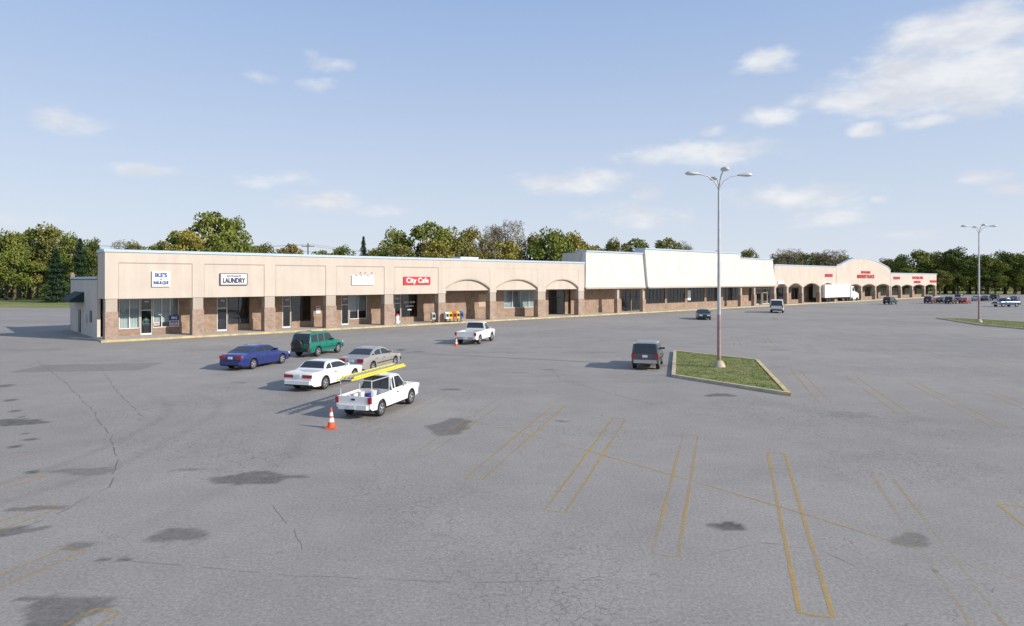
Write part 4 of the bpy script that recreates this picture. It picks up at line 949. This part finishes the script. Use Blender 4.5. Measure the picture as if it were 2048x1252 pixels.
for i in range(30000):
    x=U(-420,520); hh=12.5+2.5*math.sin(x*.05)+1.6*math.sin(x*.17+1)+1.0*math.sin(x*.5); 
    if 95<x<240: hh*=.8
    z=U(0,1)*hh; y=290+U(0,22)
    leaf(b,Vector((x,y,z)),U(.4,.9))
b.obj('far_woodland',L['olive'],kind='stuff',label='distant band of autumn woodland')
b=MB()
for i in range(5000):
    x=U(-200,-95); leaf(b,Vector((x,182+U(0,6),U(0,3.8))),U(.15,.45))
b.obj('hedge',L['dark'],kind='stuff',label='dark undergrowth beneath the trees')
# ---------------------------------------------------------------- light
el=math.radians(27); sd=Vector((.92,-.39,0)).normalized(); SV=Vector((sd.x*math.cos(el),sd.y*math.cos(el),math.sin(el)))
sl=bpy.data.lights.new('sun','SUN'); sl.energy=5.0; sl.angle=math.radians(.5); sl.color=(1,.94,.85); so=bpy.data.objects.new('sun',sl); COL.objects.link(so); so.rotation_euler=SV.to_track_quat('Z','Y').to_euler(); so.location=(0,0,50)
w=bpy.data.worlds.new('World'); scene.world=w; w.use_nodes=True; nt=w.node_tree; g=G(nt); bg=nt.nodes['Background']
try:
    w.cycles.sampling_method='MANUAL'; w.cycles.sample_map_resolution=256
except Exception: pass
sky=g.n('ShaderNodeTexSky'); sky.sky_type='NISHITA'; sky.sun_disc=False; sky.sun_elevation=el; sky.sun_rotation=math.atan2(sd.x,sd.y); sky.air_density=1.0; sky.dust_density=.8; sky.ozone_density=1.5
tc=g.n('ShaderNodeTexCoord'); sp_=g.n('ShaderNodeSeparateXYZ'); g.set(sp_.inputs[0],tc.outputs['Generated'])
az=g.math('ARCTAN2',sp_.outputs[0],sp_.outputs[1]); elv=g.math('ARCSINE',sp_.outputs[2])
cb=g.n('ShaderNodeCombineXYZ'); g.set(cb.inputs[0],az); g.set(cb.inputs[1],elv); A=cb.outputs[0]
dn=g.noise(A,9,3,.6); Aw=g.vec('ADD',A,g.vec('MULTIPLY',g.vec('SUBTRACT',dn.outputs['Color'],(.5,.5,.5)),(.07,.03,0)))
clouds=[(1850,160,240,62,1.),(1940,60,200,55,.95),(1990,150,120,80,1.),(1700,195,120,30,.8),(1530,125,65,28,.9),(1548,238,70,20,.85),(1735,248,40,20,.8),(1860,238,90,16,.75),(1420,266,30,12,.6),(1960,352,70,18,.75),(2025,374,50,14,.7),(1400,308,190,28,.74),(1150,366,150,28,.74),(1290,385,50,16,.55),
 (655,122,50,20,.55),(640,165,60,14,.5),(150,242,90,26,.72),(278,340,72,15,.8),(540,357,100,18,.6),(650,405,90,20,.8),(770,420,75,14,.7),(1600,398,170,30,.7),(1650,440,120,22,.62),(1270,435,140,28,.6),(1752,403,30,10,.7),(1830,468,160,14,.52),(1000,475,260,16,.42),(520,150,50,14,.4),(40,440,120,20,.45)]
mask=None
for (px,py,rx,ry,st_) in clouds:
    a0=math.atan2(px-1024,F); ca=math.cos(a0); e0=math.atan((HY-py)/F*ca)
    rxx=rx/F*ca*ca; ryy=ry/F*ca*math.cos(e0)**2
    mp=g.n('ShaderNodeMapping'); mp.vector_type='TEXTURE'; g.set(mp.inputs[0],Aw); mp.inputs[1].default_value=(a0,e0,0); mp.inputs[3].default_value=(rxx*1.55,ryy*1.8,1)
    v=g.mr(g.vec('LENGTH',mp.outputs[0]),0,1,st_,0,True); mask=v if mask is None else g.math('MAXIMUM',mask,v)
nz=g.noise(g.vec('MULTIPLY',A,(1,2.2,1)),18,6,.62).outputs['Fac']
dens=g.mr(g.math('ADD',mask,g.math('MULTIPLY',g.math('SUBTRACT',nz,.5),1.1)),.15,.85,0,1,True); dens=g.math('MULTIPLY',dens,g.mr(mask,0,.2,0,1,True))
nz2=g.noise(g.vec('ADD',g.vec('MULTIPLY',A,(1,2.2,1)),(.0,-.03,0)),12,3,.6).outputs['Fac']
ccol=g.mix(g.mr(nz2,.4,.62,0,1),(.72,.74,.80,1),(.90,.91,.92,1))
skyc=g.vec('SCALE',sky.outputs[0],.115)
tgt=g.mix(g.mr(elv,0,.42,0,1),(.74,.80,.89,1),(.38,.54,.86,1))
skyc=g.mix(g.mr(elv,-.02,.5,.92,.70),skyc,tgt)
fin=g.mix(g.math('MULTIPLY',dens,.85),skyc,ccol)
g.set(bg.inputs[0],g.vec('SCALE',fin,10.0)); bg.inputs[1].default_value=.1
# ---------------------------------------------------------------- camera
cd=bpy.data.cameras.new('camera'); cd.sensor_width=36; cd.lens=36*F/2048; cd.shift_y=-(626-HY)/2048; cd.clip_end=5000
co=bpy.data.objects.new('camera',cd); COL.objects.link(co); co.location=(0,0,H); co.rotation_euler=(math.pi/2,0,0); scene.camera=co
scene.view_settings.view_transform='Standard'; scene.view_settings.look='None'; scene.view_settings.exposure=0
